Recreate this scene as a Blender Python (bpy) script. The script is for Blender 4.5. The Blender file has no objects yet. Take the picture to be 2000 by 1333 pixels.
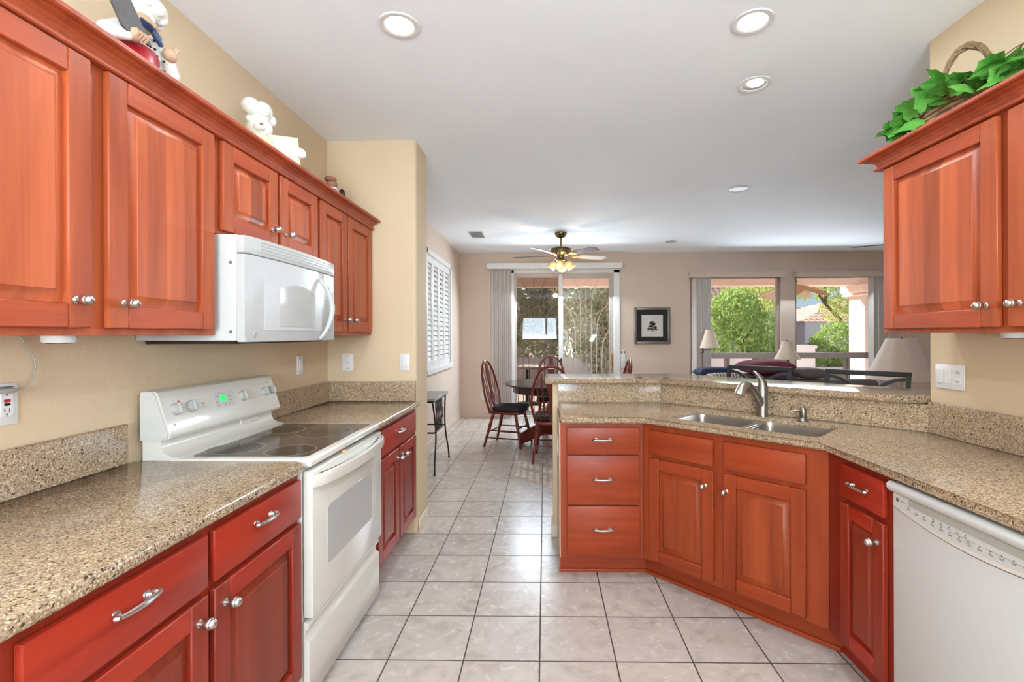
import bpy, bmesh, math, random
from mathutils import Vector, Matrix, Euler
random.seed(7)
SC = bpy.context.scene
COL = SC.collection
PI = math.pi

# ------------------------------------------------------------------ camera
cam_d = bpy.data.cameras.new('camera')
cam = bpy.data.objects.new('camera', cam_d)
COL.objects.link(cam)
cam_d.sensor_width = 36.0
cam_d.lens = 938.0 / 2000.0 * 36.0
cam_d.shift_x = (1000.0 - 1047.3) / 2000.0
cam_d.shift_y = (654.98 - 666.5) / 2000.0
cam_d.clip_start = 0.02
cam_d.clip_end = 300
YAW, PITCH, ROLL = 0.01814, -0.00063, 0.00352
_f = Vector((-math.sin(YAW), math.cos(YAW), 0))
_r = Vector((math.cos(YAW), math.sin(YAW), 0))
_d = Vector((0, 0, -1))
_f2 = _f * math.cos(PITCH) - _d * math.sin(PITCH)
_d2 = _d * math.cos(PITCH) + _f * math.sin(PITCH)
_r3 = _r * math.cos(ROLL) + _d2 * math.sin(ROLL)
_d3 = _d2 * math.cos(ROLL) - _r * math.sin(ROLL)
cam.matrix_world = Matrix(((_r3.x, -_d3.x, -_f2.x, 0), (_r3.y, -_d3.y, -_f2.y, 0), (_r3.z, -_d3.z, -_f2.z, 1.37), (0, 0, 0, 1)))
SC.camera = cam

# ------------------------------------------------------------------ world, sun, window light, exposure
SC.view_settings.view_transform = 'Standard'
SC.view_settings.look = 'None'
SC.view_settings.gamma = 1.0
SC.view_settings.use_curve_mapping = False
SC.view_settings.exposure = 0.25
world = bpy.data.worlds.new('sky')
SC.world = world
world.use_nodes = True
wn = world.node_tree.nodes
bgn = wn['Background']
skyt = wn.new('ShaderNodeTexSky')
skyt.sky_type = 'HOSEK_WILKIE'
skyt.turbidity = 3.0
skyt.ground_albedo = 0.4
skyt.sun_direction = Vector((-0.60, 0.55, 0.58)).normalized()
world.node_tree.links.new(skyt.outputs[0], bgn.inputs[0])
bgn.inputs[1].default_value = 3.0
sun_d = bpy.data.lights.new('sun', 'SUN')
sun_d.energy = 10.5
sun_d.angle = 0.01
sun_d.color = (1, .95, .86)
sun = bpy.data.objects.new('sun', sun_d)
COL.objects.link(sun)
sun.rotation_euler = Vector((-0.60, 0.55, 0.58)).to_track_quat('Z', 'Y').to_euler()


XR_ = 1.785


def area_light(name, loc, rot, sx, sy, power, color=(1, 1, 1), shape='RECTANGLE', spread=PI):
    d = bpy.data.lights.new(name, 'AREA')
    d.shape = shape
    d.size = sx
    if shape in ('RECTANGLE', 'ELLIPSE'):
        d.size_y = sy
    d.energy = power
    d.color = color
    d.spread = spread
    o = bpy.data.objects.new(name, d)
    COL.objects.link(o)
    o.location = loc
    o.rotation_euler = rot
    return o


# added lamps stand in for daylight: outside unseen kitchen windows, inside the far glass
area_light('daylight_breakfast_window', (-0.2, -2.55, 1.62), (math.radians(122), 0, 0), 1.3, 0.95, 260, (.70, .86, 1))
area_light('daylight_side_window', (XR_ + 0.12, -1.35, 1.55), (math.radians(122), 0, math.radians(90)), 1.5, 1.0, 105, (.64, .83, 1))
area_light('ground_bounce_fill_patio_door', (0.3, 7.93, 0.45), (math.radians(-115), 0, 0), 1.6, 0.8, 4.5, (.78, .90, 1))
area_light('daylight_fill_patio_door', (0.3, 7.80, 2.15), (math.radians(-46), 0, 0), 1.5, 0.45, 78, (.72, .87, 1))
area_light('ground_bounce_fill_living_window', (3.97, 7.88, 0.72), (math.radians(-115), 0, 0), 2.3, 0.45, 4, (.78, .90, 1))
area_light('daylight_fill_living_window', (3.97, 7.84, 2.12), (math.radians(-60), 0, 0), 2.3, 0.35, 42, (.72, .87, 1))

# ------------------------------------------------------------------ mesh helpers
class MB:
    def __init__(self):
        self.bm = bmesh.new()

    def _fin(self, faces, m, smooth, M):
        vs = set()
        for f in faces:
            if f.is_valid:
                f.material_index = m
                f.smooth = smooth
                vs.update(f.verts)
        if M is not None:
            bmesh.ops.transform(self.bm, matrix=M, verts=list(vs))

    def box(self, x0, x1, y0, y1, z0, z1, b=0.0, m=0, seg=1, M=None):
        bm = self.bm
        v = [bm.verts.new(p) for p in ((x0, y0, z0), (x1, y0, z0), (x1, y1, z0), (x0, y1, z0), (x0, y0, z1), (x1, y0, z1), (x1, y1, z1), (x0, y1, z1))]
        fs = [bm.faces.new([v[i] for i in q]) for q in ((3, 2, 1, 0), (4, 5, 6, 7), (0, 1, 5, 4), (1, 2, 6, 5), (2, 3, 7, 6), (3, 0, 4, 7))]
        for f in fs:
            f.material_index = m
        if b > 0:
            es = set()
            for f in fs:
                es.update(f.edges)
            r = bmesh.ops.bevel(bm, geom=list(es), offset=b, segments=seg, affect='EDGES', clamp_overlap=True, profile=0.5)
            fs = set(f for f in fs if f.is_valid) | set(r['faces'])
        self._fin(fs, m, b > 0, M)
        return self

    def prism(self, poly, z0, z1, bt=0.0, bb=0.0, seg=3, m=0, M=None, smooth=True):
        """poly: (x,y) counter-clockwise; extruded in z; bevels on the top and bottom loops"""
        bm = self.bm
        lo = [bm.verts.new((p[0], p[1], z0)) for p in poly]
        hi = [bm.verts.new((p[0], p[1], z1)) for p in poly]
        n = len(poly)
        ft = bm.faces.new(hi)
        fb = bm.faces.new(lo[::-1])
        fs = [ft, fb]
        for i in range(n):
            j = (i + 1) % n
            fs.append(bm.faces.new((lo[i], lo[j], hi[j], hi[i])))
        for f in fs:
            f.material_index = m
        out = set(fs)
        if bt > 0:
            r = bmesh.ops.bevel(bm, geom=list(ft.edges), offset=bt, segments=seg, affect='EDGES', clamp_overlap=True, profile=0.5)
            out |= set(r['faces'])
        if bb > 0:
            r = bmesh.ops.bevel(bm, geom=list(fb.edges), offset=bb, segments=seg, affect='EDGES', clamp_overlap=True, profile=0.5)
            out |= set(r['faces'])
        self._fin([f for f in out if f.is_valid], m, smooth, M)
        return self

    def extr_x(self, yz, x0, x1, m=0, M=None, smooth=True):
        """profile in (y,z) extruded along x"""
        R = Matrix(((0, 0, 1, 0), (1, 0, 0, 0), (0, 1, 0, 0), (0, 0, 0, 1)))
        return self.prism(yz, x0, x1, m=m, M=(M @ R) if M is not None else R, smooth=smooth)

    def lathe(self, prof, n=20, M=None, m=0, smooth=True, a0=0.0, a1=2 * PI, cap=True):
        bm = self.bm
        full = abs(a1 - a0 - 2 * PI) < 1e-6
        k = n if full else n + 1
        rings = []
        for r, z in prof:
            if r < 1e-6:
                rings.append([bm.verts.new((0, 0, z))])
            else:
                rings.append([bm.verts.new((r * math.cos(a0 + (a1 - a0) * i / n), r * math.sin(a0 + (a1 - a0) * i / n), z)) for i in range(k)])
        fs = []
        for a, b in zip(rings, rings[1:]):
            for i in range(n):
                j = (i + 1) % k
                if len(a) == 1 and len(b) == 1:
                    continue
                if len(a) == 1:
                    fs.append(bm.faces.new((a[0], b[j], b[i])))
                elif len(b) == 1:
                    fs.append(bm.faces.new((a[i], a[j], b[0])))
                else:
                    fs.append(bm.faces.new((a[i], a[j], b[j], b[i])))
        if full and cap:
            if len(rings[0]) > 1:
                fs.append(bm.faces.new(rings[0][::-1]))
            if len(rings[-1]) > 1:
                fs.append(bm.faces.new(rings[-1]))
        self._fin(fs, m, smooth, M)
        return self

    def cyl(self, c, r, h, n=20, m=0, M=None, b=0.0):
        T = Matrix.Translation(c)
        if M is not None:
            T = M @ T
        p = [(r, 0), (r, h)] if b <= 0 else [(r - b, 0), (r, b), (r, h - b), (r - b, h)]
        return self.lathe(p, n, T, m)

    def ell(self, c, r, n=14, k=9, m=0, rot=None, M=None):
        if isinstance(r, (int, float)):
            r = (r, r, r)
        T = Matrix.Translation(c)
        if rot is not None:
            T = T @ Euler(rot).to_matrix().to_4x4()
        T = T @ Matrix.Diagonal((r[0], r[1], r[2], 1))
        if M is not None:
            T = M @ T
        prof = [(math.sin(PI * i / k), -math.cos(PI * i / k)) for i in range(k + 1)]
        prof[0] = (0, -1)
        prof[-1] = (0, 1)
        return self.lathe(prof, n, T, m)

    def tube(self, pts, r, n=8, m=0, M=None, closed=False, flat=None):
        """round tube along pts; r number or list; flat=(a,b) gives a flat bar cross-section"""
        bm = self.bm
        P = [Vector(p) for p in pts]
        L = len(P)
        R = r if isinstance(r, (list, tuple)) else [r] * L
        tang = []
        for i in range(L):
            if closed:
                t = P[(i + 1) % L] - P[i - 1]
            else:
                t = P[min(i + 1, L - 1)] - P[max(i - 1, 0)]
            tang.append(t.normalized())
        up = Vector((0, 0, 1)) if abs(tang[0].z) < 0.9 else Vector((0, 1, 0))
        nrm = (up - tang[0] * up.dot(tang[0])).normalized()
        rings = []
        for i in range(L):
            nrm = (nrm - tang[i] * nrm.dot(tang[i]))
            nrm = nrm.normalized() if nrm.length > 1e-6 else tang[i].orthogonal().normalized()
            bn = tang[i].cross(nrm)
            ring = []
            if flat:
                for a, b in ((1, 1), (-1, 1), (-1, -1), (1, -1)):
                    ring.append(bm.verts.new(P[i] + nrm * flat[0] * a + bn * flat[1] * b))
            else:
                for q in range(n):
                    a = 2 * PI * q / n
                    ring.append(bm.verts.new(P[i] + (nrm * math.cos(a) + bn * math.sin(a)) * R[i]))
            rings.append(ring)
        k = len(rings[0])
        fs = []
        for i in range(L if closed else L - 1):
            a, b = rings[i], rings[(i + 1) % L]
            for q in range(k):
                s = (q + 1) % k
                fs.append(bm.faces.new((a[q], a[s], b[s], b[q])))
        if not closed:
            fs.append(bm.faces.new(rings[0][::-1]))
            fs.append(bm.faces.new(rings[-1]))
        self._fin(fs, m, not flat, M)
        return self

    def sweep(self, path, prof, m=0):
        """path: xy points (open); prof: closed list of (out, z); outward is to the right of travel; mitred"""
        bm = self.bm
        P = [Vector((p[0], p[1])) for p in path]
        nn = []
        for i in range(len(P)):
            ds = []
            if i > 0:
                ds.append((P[i] - P[i - 1]).normalized())
            if i < len(P) - 1:
                ds.append((P[i + 1] - P[i]).normalized())
            ns = [Vector((d.y, -d.x)) for d in ds]
            if len(ns) == 2:
                s = (ns[0] + ns[1]).normalized()
                s = s / max(0.2, s.dot(ns[0]))
            else:
                s = ns[0]
            nn.append(s)
        rings = [[bm.verts.new((p.x + s.x * o, p.y + s.y * o, z)) for o, z in prof] for p, s in zip(P, nn)]
        k = len(prof)
        fs = []
        for a, b in zip(rings, rings[1:]):
            for q in range(k):
                t = (q + 1) % k
                fs.append(bm.faces.new((a[q], b[q], b[t], a[t])))
        fs.append(bm.faces.new(rings[0]))
        fs.append(bm.faces.new(rings[-1][::-1]))
        self._fin(fs, m, True, None)
        return self

    def quad(self, a, b, c, d, m=0, smooth=False):
        f = self.bm.faces.new([self.bm.verts.new(p) for p in (a, b, c, d)])
        f.material_index = m
        f.smooth = smooth
        return self

    def build(self, name, mats, parent=None, loc=None, angle=40, fixn=True):
        if fixn:
            bmesh.ops.recalc_face_normals(self.bm, faces=self.bm.faces[:])
        me = bpy.data.meshes.new(name)
        self.bm.to_mesh(me)
        self.bm.free()
        for k in (mats if isinstance(mats, (list, tuple)) else [mats]):
            me.materials.append(k)
        if angle is not None:
            me.set_sharp_from_angle(angle=math.radians(angle))
        o = bpy.data.objects.new(name, me)
        COL.objects.link(o)
        if parent is not None:
            o.parent = parent
        if loc is not None:
            o.location = loc
        return o


def tag(o, label, cat, group=None, kind=None):
    o['label'] = label
    o['category'] = cat
    if group:
        o['group'] = group
    if kind:
        o['kind'] = kind
    return o


def thing(name, label, cat, loc=(0, 0, 0), rz=0.0, group=None):
    o = bpy.data.objects.new(name, None)
    COL.objects.link(o)
    o.empty_display_size = 0.05
    o.location = loc
    o.rotation_euler = (0, 0, rz)
    return tag(o, label, cat, group)


def struct(name, mb, mats, parent=None, **k):
    o = mb.build(name, mats, parent, **k)
    if parent is None:
        o['kind'] = 'structure'
    return o


def copy_tree(o, parent=None):
    c = o.copy()
    COL.objects.link(c)
    if parent is not None:
        c.parent = parent
    for ch in list(o.children):
        copy_tree(ch, c)
    return c


def arc(cx, cy, r, a0, a1, n):
    return [(cx + r * math.cos(a0 + (a1 - a0) * i / n), cy + r * math.sin(a0 + (a1 - a0) * i / n)) for i in range(n + 1)]


def smooth_path(pts, k=6):
    """Catmull-Rom through the points"""
    P = [Vector(p) for p in pts]
    P = [P[0] * 2 - P[1]] + P + [P[-1] * 2 - P[-2]]
    out = []
    for i in range(1, len(P) - 2):
        a, b, c, d = P[i - 1:i + 3]
        for j in range(k):
            t = j / k
            out.append(0.5 * ((2 * b) + (c - a) * t + (2 * a - 5 * b + 4 * c - d) * t * t + (3 * b - a - 3 * c + d) * t ** 3))
    return out + [P[-2]]


def rrect(x0, x1, y0, y1, r, n=5):
    return arc(x1 - r, y0 + r, r, -PI / 2, 0, n) + arc(x1 - r, y1 - r, r, 0, PI / 2, n) + arc(x0 + r, y1 - r, r, PI / 2, PI, n) + arc(x0 + r, y0 + r, r, PI, 1.5 * PI, n)

# ------------------------------------------------------------------ materials
def lin(r, g, b):
    def c(v):
        v /= 255.0
        return v / 12.92 if v <= 0.04045 else ((v + 0.055) / 1.055) ** 2.4
    return (c(r), c(g), c(b), 1)


class NT:
    def __init__(self, name):
        self.m = bpy.data.materials.new(name)
        self.m.use_nodes = True
        self.t = self.m.node_tree
        self.p = self.t.nodes['Principled BSDF']

    def n(self, ty, **k):
        o = self.t.nodes.new('ShaderNode' + ty)
        for a, b in k.items():
            setattr(o, a, b)
        return o

    def l(self, a, b):
        self.t.links.new(a, b)

    def val(self, node, sock, v):
        if hasattr(v, 'links') or hasattr(v, 'is_linked'):
            self.l(v, node.inputs[sock])
        else:
            node.inputs[sock].default_value = v

    def math(self, op, a, b=0.0):
        o = self.n('Math', operation=op)
        self.val(o, 0, a)
        self.val(o, 1, b)
        return o.outputs[0]

    def coords(self, scale=(1, 1, 1), obj=True, add=None):
        tc = self.n('TexCoord')
        mp = self.n('Mapping')
        mp.inputs['Scale'].default_value = scale
        v = tc.outputs['Object' if obj else 'Generated']
        if add is not None:
            va = self.n('VectorMath', operation='ADD')
            self.l(v, va.inputs[0])
            self.l(add, va.inputs[1])
            v = va.outputs[0]
        self.l(v, mp.inputs[0])
        return mp.outputs[0]

    def noise(self, vec, scale, detail=3, rough=0.55, dist=0.0):
        o = self.n('TexNoise')
        self.l(vec, o.inputs['Vector'])
        o.inputs['Scale'].default_value = scale
        o.inputs['Detail'].default_value = detail
        o.inputs['Roughness'].default_value = rough
        o.inputs['Distortion'].default_value = dist
        return o.outputs['Fac']

    def ramp(self, fac, stops, interp='LINEAR'):
        o = self.n('ValToRGB')
        self.l(fac, o.inputs[0])
        cr = o.color_ramp
        cr.interpolation = interp
        while len(cr.elements) < len(stops):
            cr.elements.new(0.5)
        for e, (p, c) in zip(cr.elements, stops):
            e.position = p
            e.color = c if len(c) == 4 else (*c, 1)
        return o.outputs[0]

    def mix(self, fac, a, b, blend='MIX'):
        o = self.n('Mix', data_type='RGBA', blend_type=blend)
        self.val(o, 0, fac)
        self.val(o, 6, a)
        self.val(o, 7, b)
        return o.outputs[2]

    def bump(self, h, strength=0.2, dist=0.01):
        o = self.n('Bump')
        o.inputs['Strength'].default_value = strength
        o.inputs['Distance'].default_value = dist
        self.l(h, o.inputs['Height'])
        self.l(o.outputs[0], self.p.inputs['Normal'])

    def base(self, c):
        self.val(self.p, 'Base Color', c)

    def set(self, rough=0.5, metal=0.0, spec=0.5, coat=0.0):
        self.p.inputs['Roughness'].default_value = rough
        self.p.inputs['Metallic'].default_value = metal
        self.p.inputs['Specular IOR Level'].default_value = spec
        self.p.inputs['Coat Weight'].default_value = coat
        return self.m


def plain(name, rgb, rough=0.5, metal=0.0, spec=0.5, coat=0.0, var=0.04, nscale=30.0):
    """solid colour with a little procedural variation"""
    t = NT(name)
    c = lin(*rgb)
    v = t.noise(t.coords(), nscale, 2)
    d = tuple(x * (1 - var) for x in c[:3])
    l_ = tuple(min(1, x * (1 + var)) for x in c[:3])
    t.base(t.ramp(v, [(0.3, d), (0.7, l_)]))
    return t.set(rough, metal, spec, coat)


def wood(name, dark, light, axis='z', staves=0.0, rough=0.4, stave_w=0.075):
    t = NT(name)
    oi = t.n('ObjectInfo')
    sc = t.math('MULTIPLY', oi.outputs['Random'], 9.0)
    cb = t.n('CombineXYZ')
    for i in range(3):
        t.l(sc, cb.inputs[i])
    sv = (26, 26, 1.6) if axis == 'z' else (1.6, 26, 26)
    g = t.noise(t.coords(sv, add=cb.outputs[0]), 1.0, 4, 0.6, 0.6)
    big = t.noise(t.coords((5, 5, .9) if axis == 'z' else (.9, 5, 5), add=cb.outputs[0]), 1.0, 2, 0.5, 1.2)
    f = t.math('ADD', t.math('MULTIPLY', g, 0.55), t.math('MULTIPLY', big, 0.45))
    col = t.ramp(f, [(0.28, lin(*dark)), (0.72, lin(*light))])
    if staves:
        tc = t.n('TexCoord')
        sp = t.n('SeparateXYZ')
        t.l(tc.outputs['Object'], sp.inputs[0])
        fl = t.math('FLOOR', t.math('ADD', t.math('DIVIDE', sp.outputs[0], stave_w), sc))
        wnn = t.n('TexWhiteNoise', noise_dimensions='1D')
        t.l(fl, wnn.inputs['W'])
        shade = t.ramp(wnn.outputs['Value'], [(0.0, (1 - staves, 1 - staves * 1.1, 1 - staves * 1.2)), (0.6, (1, 1, 1)), (1.0, (1 + staves * .35, 1 + staves * .5, 1 + staves * .5))])
        col = t.mix(1.0, col, shade, 'MULTIPLY')
    t.base(col)
    return t.set(rough, 0, 0.4, 0.0)


def granite(name, rough=0.12):
    t = NT(name)
    v = t.coords()
    vo = t.n('TexVoronoi', feature='F1')
    t.l(v, vo.inputs['Vector'])
    vo.inputs['Scale'].default_value = 290
    sp = t.n('SeparateColor')
    t.l(vo.outputs['Color'], sp.inputs[0])
    c1 = t.ramp(sp.outputs[0], [(0.0, lin(62, 44, 32)), (0.08, lin(120, 96, 73)), (0.3, lin(156, 132, 106)), (0.6, lin(173, 148, 121)), (0.85, lin(186, 163, 135)), (1.0, lin(218, 198, 168))])
    vo2 = t.n('TexVoronoi', feature='F1')
    t.l(v, vo2.inputs['Vector'])
    vo2.inputs['Scale'].default_value = 95
    sp2 = t.n('SeparateColor')
    t.l(vo2.outputs['Color'], sp2.inputs[0])
    fl = t.math('GREATER_THAN', sp2.outputs[1], 0.93)
    near = t.math('LESS_THAN', vo2.outputs['Distance'], 0.36)
    c2 = t.mix(t.math('MULTIPLY', fl, near), c1, lin(74, 56, 44))
    fl3 = t.math('LESS_THAN', sp2.outputs[2], 0.10)
    c3 = t.mix(t.math('MULTIPLY', fl3, near), c2, lin(204, 184, 148))
    big = t.noise(v, 6, 3)
    col = t.mix(1.0, c3, t.ramp(big, [(0.3, (0.9, 0.9, 0.9)), (0.7, (1.06, 1.05, 1.03))]), 'MULTIPLY')
    t.base(col)
    return t.set(rough, 0, 0.25, 0.0)


def wallpaint(name, rgb, bump=0.25):
    t = NT(name)
    v = t.coords()
    n = t.noise(v, 55, 4, 0.6, 0.4)
    b = t.noise(v, 1.2, 2)
    c = lin(*rgb)
    t.base(t.ramp(b, [(0.3, tuple(x * .97 for x in c[:3])), (0.7, tuple(min(1, x * 1.03) for x in c[:3]))]))
    t.bump(n, bump, 0.004)
    return t.set(0.75, 0, 0.3)


def glass_mat(name, tint=(1, 1, 1), refl=0.08, rough=0.0, fres=0.8):
    t = NT(name)
    tr = t.n('BsdfTransparent')
    tr.inputs[0].default_value = (*tint, 1)
    gl = t.n('BsdfGlossy')
    gl.inputs['Roughness'].default_value = rough
    lw = t.n('LayerWeight')
    lw.inputs['Blend'].default_value = 0.25
    f = t.math('ADD', t.math('MULTIPLY', lw.outputs['Fresnel'], fres), refl)
    mx = t.n('MixShader')
    t.l(f, mx.inputs[0])
    t.l(tr.outputs[0], mx.inputs[1])
    t.l(gl.outputs[0], mx.inputs[2])
    out = t.t.nodes['Material Output']
    t.l(mx.outputs[0], out.inputs[0])
    return t.m


def emit(name, rgb, strength):
    t = NT(name)
    t.p.inputs['Base Color'].default_value = lin(*rgb)
    t.p.inputs['Emission Color'].default_value = lin(*rgb)
    t.p.inputs['Emission Strength'].default_value = strength
    return t.m


def leaf_mat(name, dark, light, trans=0.35):
    t = NT(name)
    v = t.coords()
    n = t.noise(v, 9, 3)
    col = t.ramp(n, [(0.25, lin(*dark)), (0.7, lin(*light))])
    di = t.n('BsdfDiffuse')
    tl = t.n('BsdfTranslucent')
    t.l(col, di.inputs[0])
    t.l(col, tl.inputs[0])
    mx = t.n('MixShader')
    mx.inputs[0].default_value = trans
    t.l(di.outputs[0], mx.inputs[1])
    t.l(tl.outputs[0], mx.inputs[2])
    t.l(mx.outputs[0], t.t.nodes['Material Output'].inputs[0])
    return t.m


def tile_floor(name, x0, y0, s):
    t = NT(name)
    tc = t.n('TexCoord')
    sp = t.n('SeparateXYZ')
    t.l(tc.outputs['Object'], sp.inputs[0])
    u = t.math('DIVIDE', t.math('SUBTRACT', sp.outputs[0], x0), s)
    w = t.math('DIVIDE', t.math('SUBTRACT', sp.outputs[1], y0), s)
    fu = t.math('ABSOLUTE', t.math('SUBTRACT', t.math('FRACT', t.math('ADD', u, 0.5)), 0.5))
    fw = t.math('ABSOLUTE', t.math('SUBTRACT', t.math('FRACT', t.math('ADD', w, 0.5)), 0.5))
    d = t.math('MINIMUM', fu, fw)
    grout = t.math('LESS_THAN', d, 0.0098)
    cb = t.n('CombineXYZ')
    t.l(t.math('FLOOR', u), cb.inputs[0])
    t.l(t.math('FLOOR', w), cb.inputs[1])
    wnn = t.n('TexWhiteNoise', noise_dimensions='3D')
    t.l(cb.outputs[0], wnn.inputs['Vector'])
    off = t.n('VectorMath', operation='SCALE')
    t.l(wnn.outputs['Color'], off.inputs[0])
    off.inputs['Scale'].default_value = 20
    v = t.coords((1, 1, 1), add=off.outputs[0])
    n1 = t.noise(v, 5.5, 5, 0.62, 1.3)
    n2 = t.noise(v, 20, 4, 0.6, 0.5)
    f = t.math('ADD', t.math('MULTIPLY', n1, 0.7), t.math('MULTIPLY', n2, 0.3))
    col = t.ramp(f, [(0.30, lin(170, 155, 143)), (0.48, lin(192, 179, 169)), (0.74, lin(207, 196, 187))])
    tv = t.ramp(wnn.outputs['Value'], [(0, (0.94, 0.94, 0.94)), (1, (1.04, 1.035, 1.03))])
    col = t.mix(1.0, col, tv, 'MULTIPLY')
    col = t.mix(grout, col, lin(74, 62, 54))
    t.base(col)
    t.p.inputs['Specular IOR Level'].default_value = 0.45
    r = t.math('ADD', t.math('MULTIPLY', grout, 0.5), t.math('ADD', t.math('MULTIPLY', n2, 0.12), 0.2))
    t.l(r, t.p.inputs['Roughness'])
    t.bump(t.math('SUBTRACT', t.math('MULTIPLY', n2, 0.25), grout), 0.25, 0.002)
    return t.m


M = {}
M['wood_v'] = wood('cherry_vertical_grain', (142, 60, 31), (190, 94, 52), 'z')
M['wood_h'] = wood('cherry_cross_grain', (142, 56, 30), (188, 86, 48), 'x')
M['wood_p'] = wood('cherry_staved_panel', (150, 64, 35), (198, 100, 57), 'z', staves=0.38)
M['low_v'] = wood('cherry_shaded_vertical_grain', (122, 43, 16), (166, 70, 29), 'z')  # same cherry darkened: dimmer light on the peninsula fronts put into the colour
M['low_h'] = wood('cherry_shaded_cross_grain', (122, 42, 16), (166, 66, 27), 'x')
M['low_p'] = wood('cherry_shaded_staved_panel', (122, 46, 19), (168, 74, 33), 'z', staves=0.28)
M['red_v'] = wood('cherry_shaded_red_vertical_grain', (118, 32, 18), (154, 52, 30), 'z')  # same cherry again, shade on these base cabinets put in as darker red
M['red_h'] = wood('cherry_shaded_red_cross_grain', (132, 29, 15), (176, 52, 28), 'x')
M['red_p'] = wood('cherry_shaded_red_staved_panel', (112, 36, 20), (150, 57, 33), 'z', staves=0.22)
M['mahog'] = wood('mahogany_chair_wood', (78, 22, 14), (128, 46, 30), 'z', rough=0.25)
M['dkwood'] = wood('dark_table_wood', (44, 22, 18), (72, 36, 28), 'x', rough=0.14)
M['granite'] = granite('speckled_tan_quartz')
M['wall_k'] = wallpaint('tan_wall_paint', (214, 190, 157))
M['wall_d'] = wallpaint('dusty_tan_wall_paint', (214, 193, 176), 0.15)
M['ceil'] = wallpaint('ceiling_white', (247, 249, 252), 0.08)
M['trimw'] = plain('cream_trim', (226, 210, 184), 0.5)
M['white'] = plain('white_trim', (226, 222, 218), 0.4)
M['tile'] = tile_floor('ceramic_floor_tile', -0.027, 2.333, 0.3205)
M['steel'] = plain('brushed_nickel', (196, 192, 186), 0.28, 1.0, var=0.05)
M['dsteel'] = plain('dark_brushed_nickel', (150, 146, 142), 0.3, 1.0, var=0.05)
M['sinksteel'] = plain('satin_stainless_steel', (186, 181, 176), 0.26, 0.9)
M['enamel'] = plain('bisque_enamel', (220, 214, 203), 0.18, 0, 0.5, 0.3, var=0.01)
M['enamel_side'] = plain('bisque_side_enamel', (206, 204, 198), 0.3, var=0.01)
M['wplast'] = plain('white_appliance_plastic', (190, 189, 186), 0.28, 0, 0.28, 0.0, var=0.01)
M['gplast'] = plain('pale_grey_panel', (200, 199, 194), 0.3, var=0.01)
M['dwdoor'] = plain('dishwasher_white_enamel', (204, 202, 199), 0.28, 0, 0.5, 0.2, var=0.01)
M['ovenglass'] = plain('grey_oven_glass', (186, 184, 180), 0.08, 0, 0.6, var=0.01)
M['cookglass'] = plain('taupe_cooktop_glass', (84, 70, 60), 0.08, 0, 0.2, var=0.06, nscale=500)
M['burner'] = plain('dark_burner_zone', (48, 38, 33), 0.1, 0, 0.3, var=0.1, nscale=400)
M['burnring'] = plain('burner_ring', (128, 114, 100), 0.2)
M['knobgrey'] = plain('grey_knob', (186, 183, 176), 0.3)
M['mark'] = plain('dark_grey_marking', (104, 102, 98), 0.5)
M['lmark'] = plain('light_grey_marking', (168, 165, 156), 0.5)
M['black'] = plain('black_plastic', (22, 20, 20), 0.4)
M['gap'] = plain('dark_gap', (38, 30, 26), 0.8)
M['iron'] = plain('wrought_iron', (30, 28, 27), 0.45, 0.3)
M['stoolmetal'] = plain('charcoal_stool_metal', (44, 46, 46), 0.45, 0.2)
M['red'] = plain('red_plastic', (176, 28, 30), 0.4)
M['led'] = emit('green_display', (30, 200, 90), 1.0)
M['brass'] = plain('antique_brass', (126, 108, 76), 0.3, 0.9)
M['gold'] = plain('polished_brass', (196, 156, 84), 0.25, 0.9)
M['blindg'] = plain('grey_blind_vane', (214, 202, 195), 0.6)
M['bar'] = plain('pale_iron_bar', (216, 208, 200), 0.4)
M['blindl'] = plain('pale_blind_vane', (206, 196, 188), 0.6)
M['alum'] = plain('taupe_aluminium_frame', (176, 162, 152), 0.4, 0.2)
M['glass'] = glass_mat('window_glass', refl=0.02)
M['screen'] = glass_mat('screened_glass', (0.62, 0.59, 0.57), 0.008, 0.0, 0.45)
M['shade'] = plain('linen_lamp_shade', (226, 205, 184), 0.8)
M['shade2'] = plain('pinkish_pleated_lamp_shade', (222, 202, 188), 0.8)
M['cushion'] = plain('black_cushion', (26, 28, 28), 0.75)
M['burg'] = plain('burgundy_fabric', (112, 38, 52), 0.85)
M['navy'] = plain('navy_fabric', (42, 50, 78), 0.85)
M['sofa'] = plain('grey_brown_upholstery', (112, 102, 98), 0.9)
M['lgrey'] = plain('light_grey_fabric', (196, 186, 180), 0.9)
M['pinkw'] = plain('pink_white_cloth', (224, 204, 198), 0.9)
M['ceramic'] = plain('white_glazed_ceramic', (228, 226, 216), 0.3)
M['cream'] = plain('cream_glaze', (226, 212, 176), 0.4)
M['skin'] = plain('painted_skin', (196, 158, 126), 0.5)
M['brownskin'] = plain('painted_brown', (150, 104, 78), 0.5)
M['slate'] = plain('slate_grey_board', (88, 82, 80), 0.6, var=0.12)
M['redcloth'] = plain('red_glaze', (170, 24, 32), 0.35)
M['navyglaze'] = plain('navy_glaze', (36, 46, 84), 0.35)
M['wicker'] = plain('brown_wicker', (134, 106, 74), 0.7, var=0.25, nscale=90)
M['ivy'] = leaf_mat('ivy_leaf', (54, 116, 38), (124, 196, 92), 0.15)
M['stucco'] = wallpaint('pink_porch_stucco', (240, 214, 202), 0.3)
M['gstucco'] = wallpaint('grey_house_stucco', (234, 228, 232), 0.3)
M['conc'] = wallpaint('patio_concrete', (232, 224, 216), 0.3)
M['bark'] = plain('tree_bark', (104, 88, 70), 0.9, var=0.2)
M['leafg'] = leaf_mat('bright_green_leaf', (126, 158, 78), (204, 222, 146))
M['leafo'] = leaf_mat('olive_grey_leaf', (146, 147, 124), (210, 210, 186))
M['leafy'] = leaf_mat('yellow_green_leaf', (160, 174, 90), (220, 226, 150))
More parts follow.
